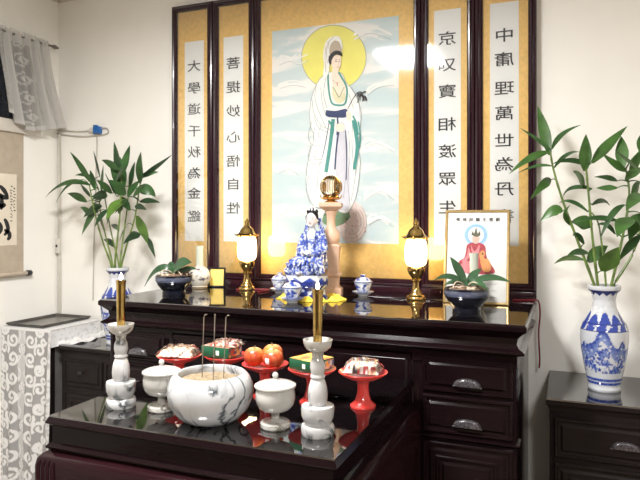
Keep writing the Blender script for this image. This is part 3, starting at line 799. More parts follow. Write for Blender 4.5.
def robe_col(q):
    if q.z > .315 and q.y < .012: return (.70, .67, .65)
    if q.z > .262 and abs(q.x) < .016 + (q.z - .262) * .1 and q.y < -.005: return WHITE
    if q.y < -.078 and q.z < .125 and -.05 < q.x < -.022: return WHITE
    if .19 < q.z < .225 and q.y < -.06 and abs(q.x + .006) < .022: return (.70, .67, .65)
    f = fbm(q.x * 80, q.y * 80, q.z * 80, 3); g = fbm(q.x * 160 + 5, q.y * 160, q.z * 160, 2)
    if abs(abs(q.x) - .018) < .004 and .225 < q.z < .30 and q.y < 0: return NAVY
    v = f * 1.0 + g * .8 + .19
    if v > .18: return BLUE
    return mixc(WHITE, BLUE2, (v + .22) * 3.5)
body = vary(b, .0026, 3, 'body', M['pattern'], st); paint(body, robe_col)
h = MB(); h.ball((-.001, .005, .360), (.0265, .026, .028)); h.ball((-.002, .004, .386), (.015, .015, .011)); h.ball((-.016, .004, .380), (.012, .012, .010)); h.ball((.014, .004, .380), (.012, .012, .010))
h.tube([(-.024, -.006, .362), (-.026, .000, .345), (-.024, .008, .33)], [.006, .005, .003], 8); h.tube([(.022, -.006, .362), (.025, .000, .345), (.023, .008, .33)], [.006, .005, .003], 8)
hair = vary(h, .0025, 2, 'hair', M['hair'], st)
hc = MB()
for x in (-.013, 0, .013): hc.ball((x, -.010 + abs(x) * .3, .390), (.0045, .003, .007), 8, 6)
hc.ball((.006, .004, .399), (.006, .005, .004), 8, 6); hc.ball((-.008, .003, .398), (.005, .004, .004), 8, 6)
hc.build('hair_ornament', M['porcelain'], st)
fm = MB()
for s in (-1, 1):
    fm.ball((s * .0090 - .002, -.0298, .3475), (.0036, .002, .0012), 8, 6)
    fm.tube([(s * .004 - .002, -.0302, .354), (s * .009 - .002, -.0295, .356), (s * .014 - .002, -.0262, .354)], .0008, 5)
fm.build('eyes_and_brows', M['hair'], st)
MB().ball((-.003, -.0275, .3275), (.0042, .0028, .0016), 10, 6).build('mouth', M['lip'], st)
for s in (-1, 1):                                                                   # hands folded in the lap
    hd = MB(); hd.ball((s * .012 - .006, -.070, .205), (.009, .011, .006), 10, 8)
    for k in range(4):
        y0 = -.073 - k * .0035
        hd.tube([(s * .010, y0, .208 - k * .002), (s * .002, y0 - .004, .207 - k * .002), (-s * .006, y0 - .002, .202 - k * .002 + (.002 if s > 0 else 0))], [.0026, .0024, .0018], 6)
    hd.tube([(s * .012, -.066, .210), (s * .006, -.070, .214), (0, -.071, .213)], [.0028, .0026, .002], 6)
    hd.build('hand', M['porcelain'], st)
# rock base with a zigzag collar
def base_col(q):
    if q.z > .066:
        a = math.atan2(q.y / .065, q.x / .095); zz = abs(((a * 13 / pi) % 2) - 1)
        lim = .079 + .019 * zz
        return (NAVY if q.z < .082 else BLUE) if q.z < lim else WHITE
    f = fbm(q.x * 40, q.y * 40, q.z * 40)
    return mixc(NAVY, WHITE, max(0, f - .12) * 3)
bs = MB(); seg = 120; prof = [(1.0, 0), (1.02, .008)] + [(1.0 - .10 * sin(pi * k / 10), .012 + .045 * k / 10) for k in range(11)] + [(1.0, .060), (1.04, .064)] + [(1.04 - .01 * k / 14, .064 + .040 * k / 14) for k in range(1, 15)] + [(.94, .106), (.001, .107)]
vs = []
for r, z in prof:
    for k in range(seg):
        a = 2 * pi * k / seg; wob = 1 + .03 * sin(5 * a + 20 * z) * (z < .06)
        vs.append((-.020 + .090 * r * wob * cos(a), -.018 + .074 * r * wob * sin(a), z))
n = len(prof)
bs.add(vs, [[i * seg + k, i * seg + (k + 1) % seg, (i + 1) * seg + (k + 1) % seg, (i + 1) * seg + k] for i in range(n - 1) for k in range(seg)] + [list(range(seg))[::-1]])
paint(bs.build('pedestal', M['pattern'], st), base_col)

# ruffled yellow petal ring under the statue
ring = MB(); N = 120; vs = []
for j in range(5):
    for k in range(N):
        a = 2 * pi * k / N; rf = .012 * sin(11 * a) + .006 * sin(23 * a + 1)
        r = 1.03 + .11 * j + rf * (j + 1) * .9
        z = .002 + (.010 if j in (1, 2) else .004) * (1 + sin(13 * a + j)) * (1 if j < 4 else .3)
        vs.append((.105 * r, a, z))
vs = [((.105 * (1.0 + .42 * 0) * (r / .105)) * cos(a) * 1.0, -.012 + (r - .018) * sin(a) * .78, z) for r, a, z in vs]
up = list(vs); dn = [(x, y, .0006) for x, y, z in vs]
fs = [[j * N + k, j * N + (k + 1) % N, (j + 1) * N + (k + 1) % N, (j + 1) * N + k] for j in range(4) for k in range(N)]
L = len(vs)
fs2 = [[i + L for i in f][::-1] for f in fs] + [[4 * N + k, 4 * N + (k + 1) % N, 4 * N + (k + 1) % N + L, 4 * N + k + L] for k in range(N)] + [[(k + 1) % N, k, k + L, (k + 1) % N + L] for k in range(N)]
ring.add(up + dn, fs + fs2)
yr = ring.build('petal_garland', M['yellow'], None, loc=(SX, SY, ZT + .0004))
tag(yr, 'ruffled yellow petal garland laid around the statue base', 'garland')

# ------------------------------------------------------------------ crystal ball on a carved stone stand
t = thing('stone_stand', 'tall pinkish carved baluster stand behind the statue', 'stand', (-1.0, -.262, ZT), .25)
S2 = lambda h, z: (h, z)
MB().loops([(.050, 0), (.050, .03), (.042, .036), (.036, .042), (.036, .085), (.046, .093), (.046, .100), (.038, .106)], 0, 0, 0, 0, back=True).build('plinth', M['stone'], t)
MB().loops([(.038, .106), (.036, .15), (.040, .215), (.044, .225), (.030, .236)], 0, 0, 0, 0, back=True).build('square_shaft', M['stone'], t)
MB().lathe([(.030, .234), (.038, .245), (.042, .262), (.038, .285), (.028, .300), (.021, .312), (.019, .335), (.021, .365), (.028, .378), (.030, .384), (.024, .388)], 32).build('baluster', M['stone'], t)
MB().loops([(.030, .387), (.044, .398), (.050, .404), (.050, .418), (.046, .422)], 0, 0, 0, 0, back=True).build('capital', M['stone'], t)
t2 = thing('crystal_ball', 'clear crystal ball in gold lotus holder on the carved stand', 'crystal ball', (-1.0, -.262, ZT + .422))
h = MB().lathe([(.030, 0), (.032, .004), (.018, .010), (.016, .014), (.026, .020), (.030, .026), (.022, .028), (.0005, .024)], 28)
h.build('holder', M['gold'], t2)
for k in range(10):
    a = 2 * pi * k / 10
    blade((.020 * cos(a), .020 * sin(a), .014), (.050 * cos(a), .050 * sin(a), .010), (.052 * cos(a), .052 * sin(a), .036), .024, (-cos(a), -sin(a), .5), 6, .5, .5, .2, .001).build('petal', M['gold'], t2)
gm, nt, p_ = new_mat('crystal_glass')
p_.inputs['Transmission Weight'].default_value = 1; p_.inputs['Roughness'].default_value = 0.0; p_.inputs['IOR'].default_value = 1.5; p_.inputs['Base Color'].default_value = (1, .90, .70, 1)
MB().ball((0, 0, .072), .048, 40, 24).build('ball', gm, t2)
cg = MB()
for k in range(12):
    a = pi * k / 12
    cg.tube([(.050 * cos(q) * cos(a), .0505 * cos(q) * sin(a), .072 + .0505 * sin(q)) for q in [2 * pi * i / 32 for i in range(33)]], .0014, 5)
cg.build('gold_wires', M['gold'], t2)

# ------------------------------------------------------------------ tall vases with lucky bamboo
VH = .405
def vase_r(tn):
    ks = [(0, .056), (.02, .060), (.05, .0575), (.12, .064), (.25, .0755), (.40, .0845), (.50, .0875), (.575, .087), (.63, .080), (.68, .066), (.74, .053), (.80, .044), (.86, .041), (.92, .046), (.955, .058), (.975, .0605), (1.0, .0595)]
    for (a, ra), (b_, rb) in zip(ks, ks[1:]):
        if tn <= b_:
            k = (tn - a) / (b_ - a); k = k * k * (3 - 2 * k) * .35 + k * .65
            return ra + (rb - ra) * k
    return ks[-1][1]
def vase_col(q):
    r = sqrt(q.x ** 2 + q.y ** 2); a = math.atan2(q.y, q.x); tn = q.z / VH
    if tn > .955 or tn < .05: return WHITE
    if tn > .885:
        return NAVY if tn > .905 + .03 * abs(((a * 11 / pi) % 2) - 1) else WHITE
    if tn > .75: return WHITE
    if tn > .65:
        k = abs(((a * 10 / pi) % 2) - 1); hgt = .735 - .075 * (k ** 2) - .02 * ((int(a * 10 / pi / 2) % 2))
        wv = .55 + .4 * ((.74 - tn) / .09)
        return BLUE if k < wv and tn < hgt + .02 else WHITE
    if tn > .575:
        if tn > .64 or tn < .583: return NAVY
        f = sin(a * 12) * .5 + fbm(a * 6, q.z * 60, 2)
        return WHITE if f > .32 else BLUE
    if tn > .19:
        ridge = .435 + .075 * sin(a * 3 + .4) + .05 * fbm(a * 2.2, 3.1, 0) + .03 * sin(a * 7 + 1.2)
        f = fbm(a * 3.2, q.z * 42, 1.7, 4); g = fbm(a * 9, q.z * 85, 7, 3)
        top = .565 if False else ridge + .06
        if tn > top: 
            return mixc(WHITE, BLUE2, (f - .25) * 2) if abs(tn - top - .02) < .012 else WHITE
        if tn > top - .13:
            k = (top - tn) / .13
            return mixc(BLUE, mixc(WHITE, BLUE2, .9), min(1, k * 1.1 + g * .7)) if g < .45 else WHITE
        v = f * 1.2 + g * .9 + .05 - .25 * max(0, (.28 - tn)) / .09
        return mixc(WHITE, BLUE if g > 0 else BLUE2, (v + .12) * 4.5)
    if .065 < tn < .135:
        if abs(tn - .098) < .006: return WHITE
        return BLUE if fbm(a * 14, q.z * 60, 3) > -.25 else BLUE2
    return WHITE
def vase(loc, label):
    t = thing('tall_vase', label, 'vase', loc, 0, 'tall blue and white vases beside the altar')
    n = 110
    v = MB().lathe([(vase_r(k / n), VH * k / n) for k in range(n + 1)] + [(.050, VH), (.047, VH - .012), (.036, VH - .05), (.036, VH - .09), (.0005, VH - .09)], 144).build('vase_body', M['pattern'], t)
    paint(v, vase_col)
    return t
RV = (.131, -.244, .957); LV = (-2.228, -.235, .957)
va = vase(RV, 'tall blue and white landscape vase on the low cabinet past the altar end')
dup(va, LV, 1.3, 'tall blue and white vase half hidden behind the altar near the corner')

def bamboo(vloc, label, stems, leaves, fat, mats, spread):
    t = thing('lucky_bamboo', label, 'plant', vloc, 0, 'bamboo plants in the tall vases')
    V0 = Vector(vloc); rim = V0.z + VH; AXES = []
    for k, (pts, rr) in enumerate(stems):
        y0 = vloc[1]; P = []
        for i, (u, v) in enumerate(pts):
            P.append(at(u, v, y=y0 + (k - 1.5) * spread * .25 * (i / max(1, len(pts) - 1)) + (k - 1.5) * .0045) - V0)
        P = [Vector((P[0].x * .5, (k - 1.5) * .0045, VH - .085))] + P
        S = smoothpts(P, 7); AXES += [q for q in S if q.z > VH + .03]
        R_ = [rr * (1.18 if i % 7 == 3 else 1) * (1 - .45 * i / len(S)) for i in range(len(S))]
        MB().tube(S, R_, 8).build('stem', M['stem'], t)
    for k, L in enumerate(leaves):
        (bu, bv), ct, (tu, tv), wpx, mi = L
        dy = (random.random() - .5) * 2 * spread
        yb = vloc[1] + (random.random() - .5) * spread * .5
        yt = min(-.03, max(vloc[1] - spread, yb + dy))
        p0 = at(bu, bv, y=yb) - V0; p1 = at(tu, tv, y=yt) - V0
        if ct: c0 = at(ct[0], ct[1], y=(yb + yt) / 2) - V0; c0 = c0 * 2 - (p0 + p1) / 2 if False else c0
        else: c0 = (p0 + p1) / 2 + Vector((0, 0, .015))
        nr = Vector((random.uniform(-.45, .45), -1, random.uniform(-.1, .7)))
        lf = blade(p0, c0, p1, wpx / 225 * fat, nr, 10, .25, .38, .22, .0006)
        near = min(AXES, key=lambda q: (q - p0).length + .35 * max(0, q.z - p0.z))
        if .006 < (near - p0).length < .2:                                          # the leaf's stalk, back to its stem
            lf.tube(bez(near, (near + p0) / 2 + Vector((0, 0, .25 * (near - p0).length)), p0, 6), [.0032, .003, .0026, .0022, .002, .0018, .0018], 6)
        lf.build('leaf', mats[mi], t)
    return t
C3 = lambda *p: [(40 + x / 3, 130 + y / 3) for x, y in p]
def lf3(b_, tip, w, mi=0, ct=None):
    b_, tip = C3(b_)[0], C3(tip)[0]
    return (b_, C3(ct)[0] if ct else None, tip, w / 3, mi)
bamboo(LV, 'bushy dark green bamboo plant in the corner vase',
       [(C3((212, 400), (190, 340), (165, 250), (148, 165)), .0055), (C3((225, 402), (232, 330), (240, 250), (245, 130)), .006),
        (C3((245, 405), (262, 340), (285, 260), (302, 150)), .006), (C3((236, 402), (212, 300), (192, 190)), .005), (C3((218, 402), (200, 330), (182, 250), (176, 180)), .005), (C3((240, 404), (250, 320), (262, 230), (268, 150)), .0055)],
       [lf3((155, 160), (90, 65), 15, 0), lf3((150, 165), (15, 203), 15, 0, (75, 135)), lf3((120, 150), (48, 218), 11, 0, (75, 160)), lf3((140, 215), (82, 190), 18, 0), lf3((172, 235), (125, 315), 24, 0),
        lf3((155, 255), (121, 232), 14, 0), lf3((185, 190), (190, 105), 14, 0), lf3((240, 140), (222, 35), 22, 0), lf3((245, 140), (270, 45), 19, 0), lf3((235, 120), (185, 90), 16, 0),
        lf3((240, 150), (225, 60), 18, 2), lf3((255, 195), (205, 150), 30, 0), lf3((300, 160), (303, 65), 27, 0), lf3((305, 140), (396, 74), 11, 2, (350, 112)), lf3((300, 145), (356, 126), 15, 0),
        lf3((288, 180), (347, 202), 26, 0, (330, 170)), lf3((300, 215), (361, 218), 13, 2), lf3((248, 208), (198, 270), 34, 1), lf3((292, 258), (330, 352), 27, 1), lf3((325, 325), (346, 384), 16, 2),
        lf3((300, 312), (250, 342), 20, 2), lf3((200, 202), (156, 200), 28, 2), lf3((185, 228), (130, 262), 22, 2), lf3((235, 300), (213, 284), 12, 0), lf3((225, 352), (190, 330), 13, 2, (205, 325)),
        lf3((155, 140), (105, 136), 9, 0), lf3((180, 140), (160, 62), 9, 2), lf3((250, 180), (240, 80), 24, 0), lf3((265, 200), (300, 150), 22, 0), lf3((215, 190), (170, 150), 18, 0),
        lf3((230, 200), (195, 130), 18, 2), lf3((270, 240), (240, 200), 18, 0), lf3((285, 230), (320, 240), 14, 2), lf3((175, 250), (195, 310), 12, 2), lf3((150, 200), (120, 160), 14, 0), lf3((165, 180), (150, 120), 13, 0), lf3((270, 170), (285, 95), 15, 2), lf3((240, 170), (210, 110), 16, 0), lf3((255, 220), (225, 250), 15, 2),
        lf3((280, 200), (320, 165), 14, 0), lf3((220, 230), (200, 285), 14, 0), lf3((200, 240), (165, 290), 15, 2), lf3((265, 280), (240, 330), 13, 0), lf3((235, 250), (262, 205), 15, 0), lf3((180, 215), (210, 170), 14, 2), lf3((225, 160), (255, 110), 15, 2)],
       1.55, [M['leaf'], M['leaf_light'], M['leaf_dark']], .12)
C4 = lambda *p: [(530 + x / 2.4, 100 + y / 2.4) for x, y in p]
bamboo(RV, 'tall fresh green bamboo plant in the landscape vase past the altar end',
       [(C4((155, 446), (115, 340), (78, 240), (56, 165), (49, 125)), .006), (C4((163, 446), (150, 330), (140, 220), (135, 165)), .006),
        (C4((195, 446), (222, 330), (238, 230), (230, 165)), .006), (C4((182, 446), (176, 380), (165, 300), (148, 270)), .0045), ([(614, 285), (632, 255), (641, 225), (646, 180)], .006)],
       [((550, 155), None, (537.5, 106), 11, 0), ((552, 149), (558, 132), (581, 125), 5, 2), ((551, 152), (540, 140), (520, 128), 4.5, 2), ((549, 152), (530, 155), (509, 174), 9, 0),
        ((552, 166), (536, 163), (518, 173), 3.5, 2), ((551, 180), (545, 180), (530, 200), 9, 0), ((585, 171), None, (586, 134), 11.5, 0), ((592, 163), (608, 144), (627.5, 126), 10.5, 0),
        ((584, 187), None, (573, 171), 11, 0), ((588, 166), (572, 156), (552, 164), 5.5, 2), ((623, 168), None, (621, 136), 12, 0), ((626, 171), (615, 166), (602, 153), 8, 0), ((630, 175), None, (643, 148), 8, 0),
        ((640, 152), None, (644, 132), 9, 0), ((617, 181), (608, 176), (594, 177), 5, 2), ((626, 180), None, (643, 168), 9, 0), ((617, 188), (606, 188), (596, 188), 6, 0), ((592, 189), (567, 183), (563, 197), 5, 2),
        ((588, 212), (570, 196), (559, 203), 4.5, 2), ((562, 212), (555, 206), (540, 222), 12, 0), ((592, 226), None, (571, 222), 14, 0), ((618, 221), (600, 216), (576, 220), 6.5, 2), ((630, 218), None, (617, 237), 17, 0),
        ((642, 214), None, (629, 241), 15, 0), ((615, 234), (606, 220), (597, 225), 5, 2), ((641, 194), None, (626, 211), 13, 0), ((640, 182), None, (631, 203), 10, 0), ((584, 260), (566, 254), (554, 264), 5.5, 2),
        ((588, 253), (576, 250), (567, 256), 7, 2), ((588, 262), None, (608, 246), 13, 0), ((603, 271), None, (619, 247), 18, 1), ((584, 244), (576, 230), (573, 236), 6, 2), ((624, 205), (610, 210), (600, 240), 6, 2),
        ((592, 205), (604, 196), (610, 206), 5, 2), ((570, 225), (562, 214), (570, 205), 6, 0), ((554, 168), (566, 150), (580, 152), 4, 2), ((640, 235), None, (618, 262), 9, 2), ((640, 170), (625, 160), (615, 150), 6, 0)],
       0.92, [M['leaf_r'], M['leaf_light'], M['leaf']], .12)

# ------------------------------------------------------------------ things on the offering table
def candlestick(loc, label):
    t = thing('marble_candlestick', label, 'candlestick', loc, 0, 'white marble candlesticks')
    MB().lathe([(.041, 0), (.0435, .005), (.0435, .022), (.041, .027), (.034, .029), (.034, .031), (.038, .038), (.042, .050), (.0435, .070), (.042, .078), (.026, .080)], 40).build('base_cup', M['marble'], t)
    MB().lathe([(.022, .079), (.025, .092), (.0262, .108), (.024, .128), (.019, .145), (.016, .150), (.0190, .153), (.0195, .158), (.017, .162), (.0185, .170), (.0205, .180), (.019, .194), (.0155, .203), (.0145, .206)], 36).build('turned_shaft', M['marble'], t)
    MB().lathe([(.0145, .205), (.0150, .215), (.0165, .222), (.026, .227), (.034, .236), (.038, .248), (.0385, .255), (.036, .255), (.030, .245), (.016, .238), (.0005, .237)], 36).build('candle_cup', M['alabaster'], t)
    return t
def candle(loc, label):
    t = thing('brass_candle', label, 'candle', loc, 0, 'brass oil candles')
    MB().lathe([(.0105, 0), (.0118, .003), (.0125, .06), (.0138, .130), (.0142, .139), (.0150, .142), (.0148, .146), (.012, .145), (.004, .143), (.0005, .143)], 28).build('brass_tube', M['brass_old'], t)
    MB().tube([(0, 0, .142), (0, 0, .150)], .0012, 6).build('wick', M['stick'], t)
    MB().lathe([(.0008, .146), (.0040, .149), (.0052, .153), (.0042, .159), (.0018, .165), (.0003, .169)], 14).build('flame', M['flame'], t)
    return t
P1 = (-1.236, -1.402, TZ); P2_ = (-.602, -1.405, TZ)
cs = candlestick(P1, 'white marble candlestick nearest the lace-covered table'); cs.scale = (1, 1, .962)
dup(cs, P2_, 1.9, 'white marble candlestick beside the orange-lidded green box')
cd = candle((P1[0], P1[1], TZ + .229), 'lit brass candle standing in the candlestick nearest the lace table'); dup(cd, (P2_[0], P2_[1], TZ + .229), 1, 'lit brass candle in front of the seated statue')

t = thing('incense_bowl', 'large grey-veined white marble incense bowl filled with ash', 'bowl', (-.918, -1.415, TZ), .4)
MB().lathe([(.058, 0), (.066, .003), (.085, .014), (.103, .034), (.115, .058), (.119, .080), (.116, .102), (.108, .120), (.100, .130), (.094, .134), (.089, .133), (.086, .127), (.088, .112), (.0005, .108)], 56).build('bowl', M['marble_bowl'], t)
s = MB(); vs = []; fs = []
for j in range(10):
    for k in range(40):
        a = 2 * pi * k / 40; r = .0875 * j / 9 + .0004
        vs.append((r * cos(a), r * sin(a), .1165 + .004 * fbm(r * cos(a) * 60, r * sin(a) * 60) - .004 * (j / 9) ** 4))
s.add(vs, [[j * 40 + k, j * 40 + (k + 1) % 40, (j + 1) * 40 + (k + 1) % 40, (j + 1) * 40 + k] for j in range(9) for k in range(40)]); s.build('ash', M['sand'], t)
for k, ((u0, v0), (u1, v1), lb) in enumerate([((202, 367), (204, 317), 'thin burnt incense stick in the marble bowl, nearest the snack plate'), ((213, 371), (215, 314), 'thin burnt incense stick in the marble bowl, middle of three'),
                                              ((223.5, 368), (226, 317), 'thin burnt incense stick in the marble bowl, nearest the fruit')]):
    y = (-1.42, -1.44, -1.40)[k]
    p0 = at(u0, v0, y=y); p0.z = TZ + .112; p1 = at(u1, v1, y=y)
    q = p1 - p0
    pts = [Vector((0, 0, 0)), q * .5, q, q + Vector((.003 + .002 * k, 0, .006)), q + Vector((.010, 0, .008 - .002 * k))] if k != 1 else [Vector((0, 0, 0)), q * .5, q]
    o = MB().tube(pts, [.0012, .0014, .0016, .0016, .0012][:len(pts)], 7).build('incense_stick', M['stick'], None, loc=p0)
    tag(o, lb, 'incense stick', 'incense sticks in the marble bowl')

def lidded_cup(loc, label):
    t = thing('lidded_marble_cup', label, 'cup', loc, 0, 'footed marble cups with lids')
    MB().lathe([(.037, 0), (.0405, .004), (.0405, .013), (.037, .017), (.013, .020), (.0108, .028), (.0115, .040), (.024, .0435), (.040, .050), (.0495, .062), (.0535, .078), (.053, .093), (.0505, .102), (.049, .108), (.044, .108), (.0005, .10)], 44).build('cup', M['alabaster'], t)
    l = MB().lathe([(.0555, .108), (.0565, .111), (.0555, .114), (.046, .119), (.028, .124), (.010, .127), (.0055, .130), (.0055, .133)], 44).build('lid', M['alabaster'], t)
    MB().ball((0, 0, .139), .0085, 14, 10).build('knob', M['alabaster'], l)
    return t
lc = lidded_cup((-1.103, -1.385, TZ), 'footed marble cup with lid between the incense bowl and brass candlestick'); dup(lc, (-.728, -1.397, TZ), 1.3, 'footed marble cup with lid in front of the fruit plate')
lc['label'] = 'footed marble cup with lid between the incense bowl and snack plate'

PLZ = .100
def red_stand(loc, label):
    t = thing('red_offering_stand', label, 'plate', loc, 0, 'red pedestal offering plates')
    MB().lathe([(.038, 0), (.0385, .005), (.032, .010), (.024, .018), (.018, .040), (.0165, .060), (.020, .080)], 36).build('pedestal', M['red_plastic'], t)
    MB().lathe([(.020, .078), (.038, .082), (.060, .092), (.072, .101), (.0735, .104), (.071, .105), (.058, .0965), (.036, .087), (.0005, .085)], 44).build('plate', M['red_plastic'], t)
    return t
PL = [(-1.205, -1.150), (-1.056, -1.095), (-.884, -1.150), (-.722, -1.155), (-.566, -1.135)]
LB = ['red pedestal plate holding the grain snack pack by the candlestick', 'red pedestal plate under the small green box with snack on top', 'red pedestal plate holding three apples', 'red pedestal plate under the orange-lidded green box', 'red pedestal plate holding the wrapped candy near the altar drawers']
rs = red_stand((PL[0][0], PL[0][1], TZ), LB[0])
for (x, y), l_ in zip(PL[1:], LB[1:]): dup(rs, (x, y, TZ), 0, l_)

def apple(loc, rz, label, r=.033, sticker=False):
    t = thing('apple', label, 'apple', loc, rz, 'apples on the red plate')
    prof = []
    for k in range(21):
        a = -pi / 2 + pi * k / 20
        rr = r * cos(a) * (1 + .06 * sin(a)); z = r * .93 * sin(a)
        if k >= 17: z -= r * .22 * ((k - 16) / 4) ** 2
        if k <= 2: z += r * .08
        prof.append((max(rr, .0004), z))
    o = MB().lathe(prof, 36).build('fruit', M['fruit'], t)
    def col(q):
        a = math.atan2(q.y, q.x); f = fbm(a * 5, q.z * 14, 1) + .5 * fbm(a * 16, q.z * 6, 4)
        side = .5 + .5 * sin(a + .6) 
        c = mixc((.42, .04, .015), (.66, .22, .03), side * .75 + f * .5)
        return mixc(c, (.82, .62, .25), (q.z / r - .55) * 1.2)
    paint(o, col)
    MB().tube([(0, 0, r * .66), (.001, 0, r * .85), (.004, 0, r * 1.05)], [.0012, .0012, .0018], 6).build('stalk', M['stick'], t)
    if sticker:
        k = MB(); vs = []
        for i in range(9):
            for j in range(5):
                a = radians(198 + i * 3.2); e = radians(-22 + j * 9); vs.append((r * 1.012 * cos(e) * cos(a) * (1 + .06 * sin(e)), r * 1.012 * cos(e) * sin(a) * (1 + .06 * sin(e)), r * .945 * sin(e)))
        k.add(vs, [[i * 5 + j, (i + 1) * 5 + j, (i + 1) * 5 + j + 1, i * 5 + j + 1] for i in range(8) for j in range(4)]); k.build('sticker', M['paper'], t)
    return t
az = TZ + .0955 + .030
apple((-.914, -1.168, az), 0.2, 'red apple beside the marble bowl, plain skin')
apple((-.846, -1.172, az), 0.9, 'red apple with small white sticker', sticker=True)
apple((-.876, -1.112, az + .002), 3.4, 'yellowish apple behind the other two on the plate')

def snack(loc, rz, label, lx, ly, hz, cols, seed, nm='snack_pack', film=True, bits=60):
    t = thing(nm, label, 'snack', loc, rz, None)
    rnd = random.Random(seed); c_ = MB(); nx, ny = 44, 30; vs = []
    def hgt(a, b): 
        e = (1 - abs(a) ** 6) * (1 - abs(b) ** 6)
        return hz * (.55 + .45 * e) * (e > 0) * min(1, e * 1.5) + .006 * max(0, fbm(a * 7 + seed, b * 6)) * e
    for i in range(nx + 1):
        for j in range(ny + 1):
            a, b_ = -1 + 2 * i / nx, -1 + 2 * j / ny
            vs.append((a * lx / 2, b_ * ly / 2, .0008 + max(0, hgt(a, b_)) * .8 + .004 * noise.noise(Vector((a * 22, b_ * 18, seed)))* (1 - abs(a) ** 8) * (1 - abs(b_) ** 8)))
    F_ = [[i * (ny + 1) + j, (i + 1) * (ny + 1) + j, (i + 1) * (ny + 1) + j + 1, i * (ny + 1) + j + 1] for i in range(nx) for j in range(ny)]
    rim = [i * (ny + 1) for i in range(nx + 1)] + [nx * (ny + 1) + j for j in range(1, ny + 1)] + [i * (ny + 1) + ny for i in range(nx - 1, -1, -1)] + [j for j in range(ny - 1, 0, -1)]
    c_.add(vs, F_ + [rim[::-1]])
    def col(q):
        f = noise.cell(Vector((q.x * 150 + seed, q.y * 150, 0))); k = (f * .5 + .5) if f < 0 else f
        k = abs(noise.cell(Vector((q.x * 130 + seed, q.y * 130, q.z * 90))))
        return cols[int(k * len(cols) * .999)]
    paint(c_.build('contents', M['pattern_matt'], t), col)
    if film:
        w_ = MB(); vs = []
        for i in range(nx + 1):
            for j in range(ny + 1):
                a, b_ = -1 + 2 * i / nx, -1 + 2 * j / ny; e = (1 - abs(a) ** 4) * (1 - abs(b_) ** 4)
                vs.append((a * lx * .54, b_ * ly * .54, .002 + hz * 1.08 * min(1, e * 1.25) + .008 * abs(noise.noise(Vector((a * 5, b_ * 5, seed + 3)))) + (.004 if e < .05 else 0)))
        w_.add(vs, F_); w_.build('wrapper', M['film'], t)
    return t
BEI_ = (.72, .52, .33); PLE = (.80, .70, .55); PNK_ = (.72, .36, .28); RDD = (.45, .05, .04); DRK = (.03, .025, .03); WHT_ = (.8, .78, .75); BRN = (.28, .12, .06)
pz = TZ + .1055
snack((PL[0][0], PL[0][1], pz), .25, 'clear pack of beige grain snack on the plate by the candlestick', .122, .096, .022, [PLE, PLE, BEI_, PNK_, PLE, BEI_, RDD, PLE, DRK], 3)
snack((PL[4][0], PL[4][1], pz), .1, 'wrapped candy pack with red and black bits near the altar drawers', .106, .084, .027, [WHT_, BEI_, PNK_, WHT_, DRK, BEI_, RDD, WHT_, PLE], 11)

def carton(loc, rz, label, lx, ly, hz, lid_cols, word_w):
    t = thing('snack_box', label, 'box', loc, rz, 'green snack boxes')
    MB().box(-lx / 2, lx / 2, -ly / 2, ly / 2, 0, hz, .0012).build('carton', M['box_green'], t)
    n = 24; vs = [(-lx / 2 + .001 + (lx - .002) * i / n, -ly / 2 + .001 + (ly - .002) * j / n, hz + .0004) for i in range(n + 1) for j in range(n + 1)]
    l = MB().add(vs, [[i * (n + 1) + j, (i + 1) * (n + 1) + j, (i + 1) * (n + 1) + j + 1, i * (n + 1) + j + 1] for i in range(n) for j in range(n)]).build('printed_lid', M['box_gold'], t)
    paint(l, lid_cols)
    p = MB()
    p.box(.012 - word_w / 2, .012 + word_w / 2, -ly / 2 - .0004, -ly / 2 + .0005, hz * .25, hz * .68)
    p.build('printed_mark', M['paper'], t)
    # colourful end flap
    e = MB(); vs = [(lx / 2 + .0004, -ly / 2 + .003 + (ly - .006) * i / 16, .003 + (hz - .006) * j / 6) for i in range(17) for j in range(7)]
    e.add(vs, [[i * 7 + j, (i + 1) * 7 + j, (i + 1) * 7 + j + 1, i * 7 + j + 1] for i in range(16) for j in range(6)])
    def ec(q):
        k = abs(noise.cell(Vector((1, q.y * 110, q.z * 110))))
        return [(.55, .12, .06), (.75, .42, .08), (.06, .10, .25), (.6, .55, .5), (.05, .2, .1)][int(k * 4.99)]
    paint(e.build('printed_end', M['box_gold'], t), ec)
    return t
def lid1(q):
    k = abs(noise.cell(Vector((q.x * 60, q.y * 60, 3)))); return [(.35, .16, .10), (.5, .3, .2), (.12, .05, .05), (.55, .32, .26)][int(k * 3.99)]
def lid2(q):
    f = fbm(q.x * 25, q.y * 25, 2); return mixc((.80, .42, .06), (.62, .16, .05), (f + .1) * 2) if f > -.15 else (.80, .60, .15)
carton((PL[1][0] - .012, PL[1][1] - .010, TZ + .1045), -.10, 'small dark green box with a brown snack pack lying on top', .108, .080, .034, lid1, .012)
snack((PL[1][0] + .006, PL[1][1] - .004, TZ + .1395), .0, 'brown and pink snack pack lying on the small green box', .096, .070, .012, [BRN, PNK_, DRK, BEI_, BRN, PNK_, RDD, WHT_], 23)
carton((PL[3][0], PL[3][1] - .002, TZ + .1045), -.36, 'dark green box with orange yellow lid behind the marble candlestick', .098, .096, .032, lid2, .013)

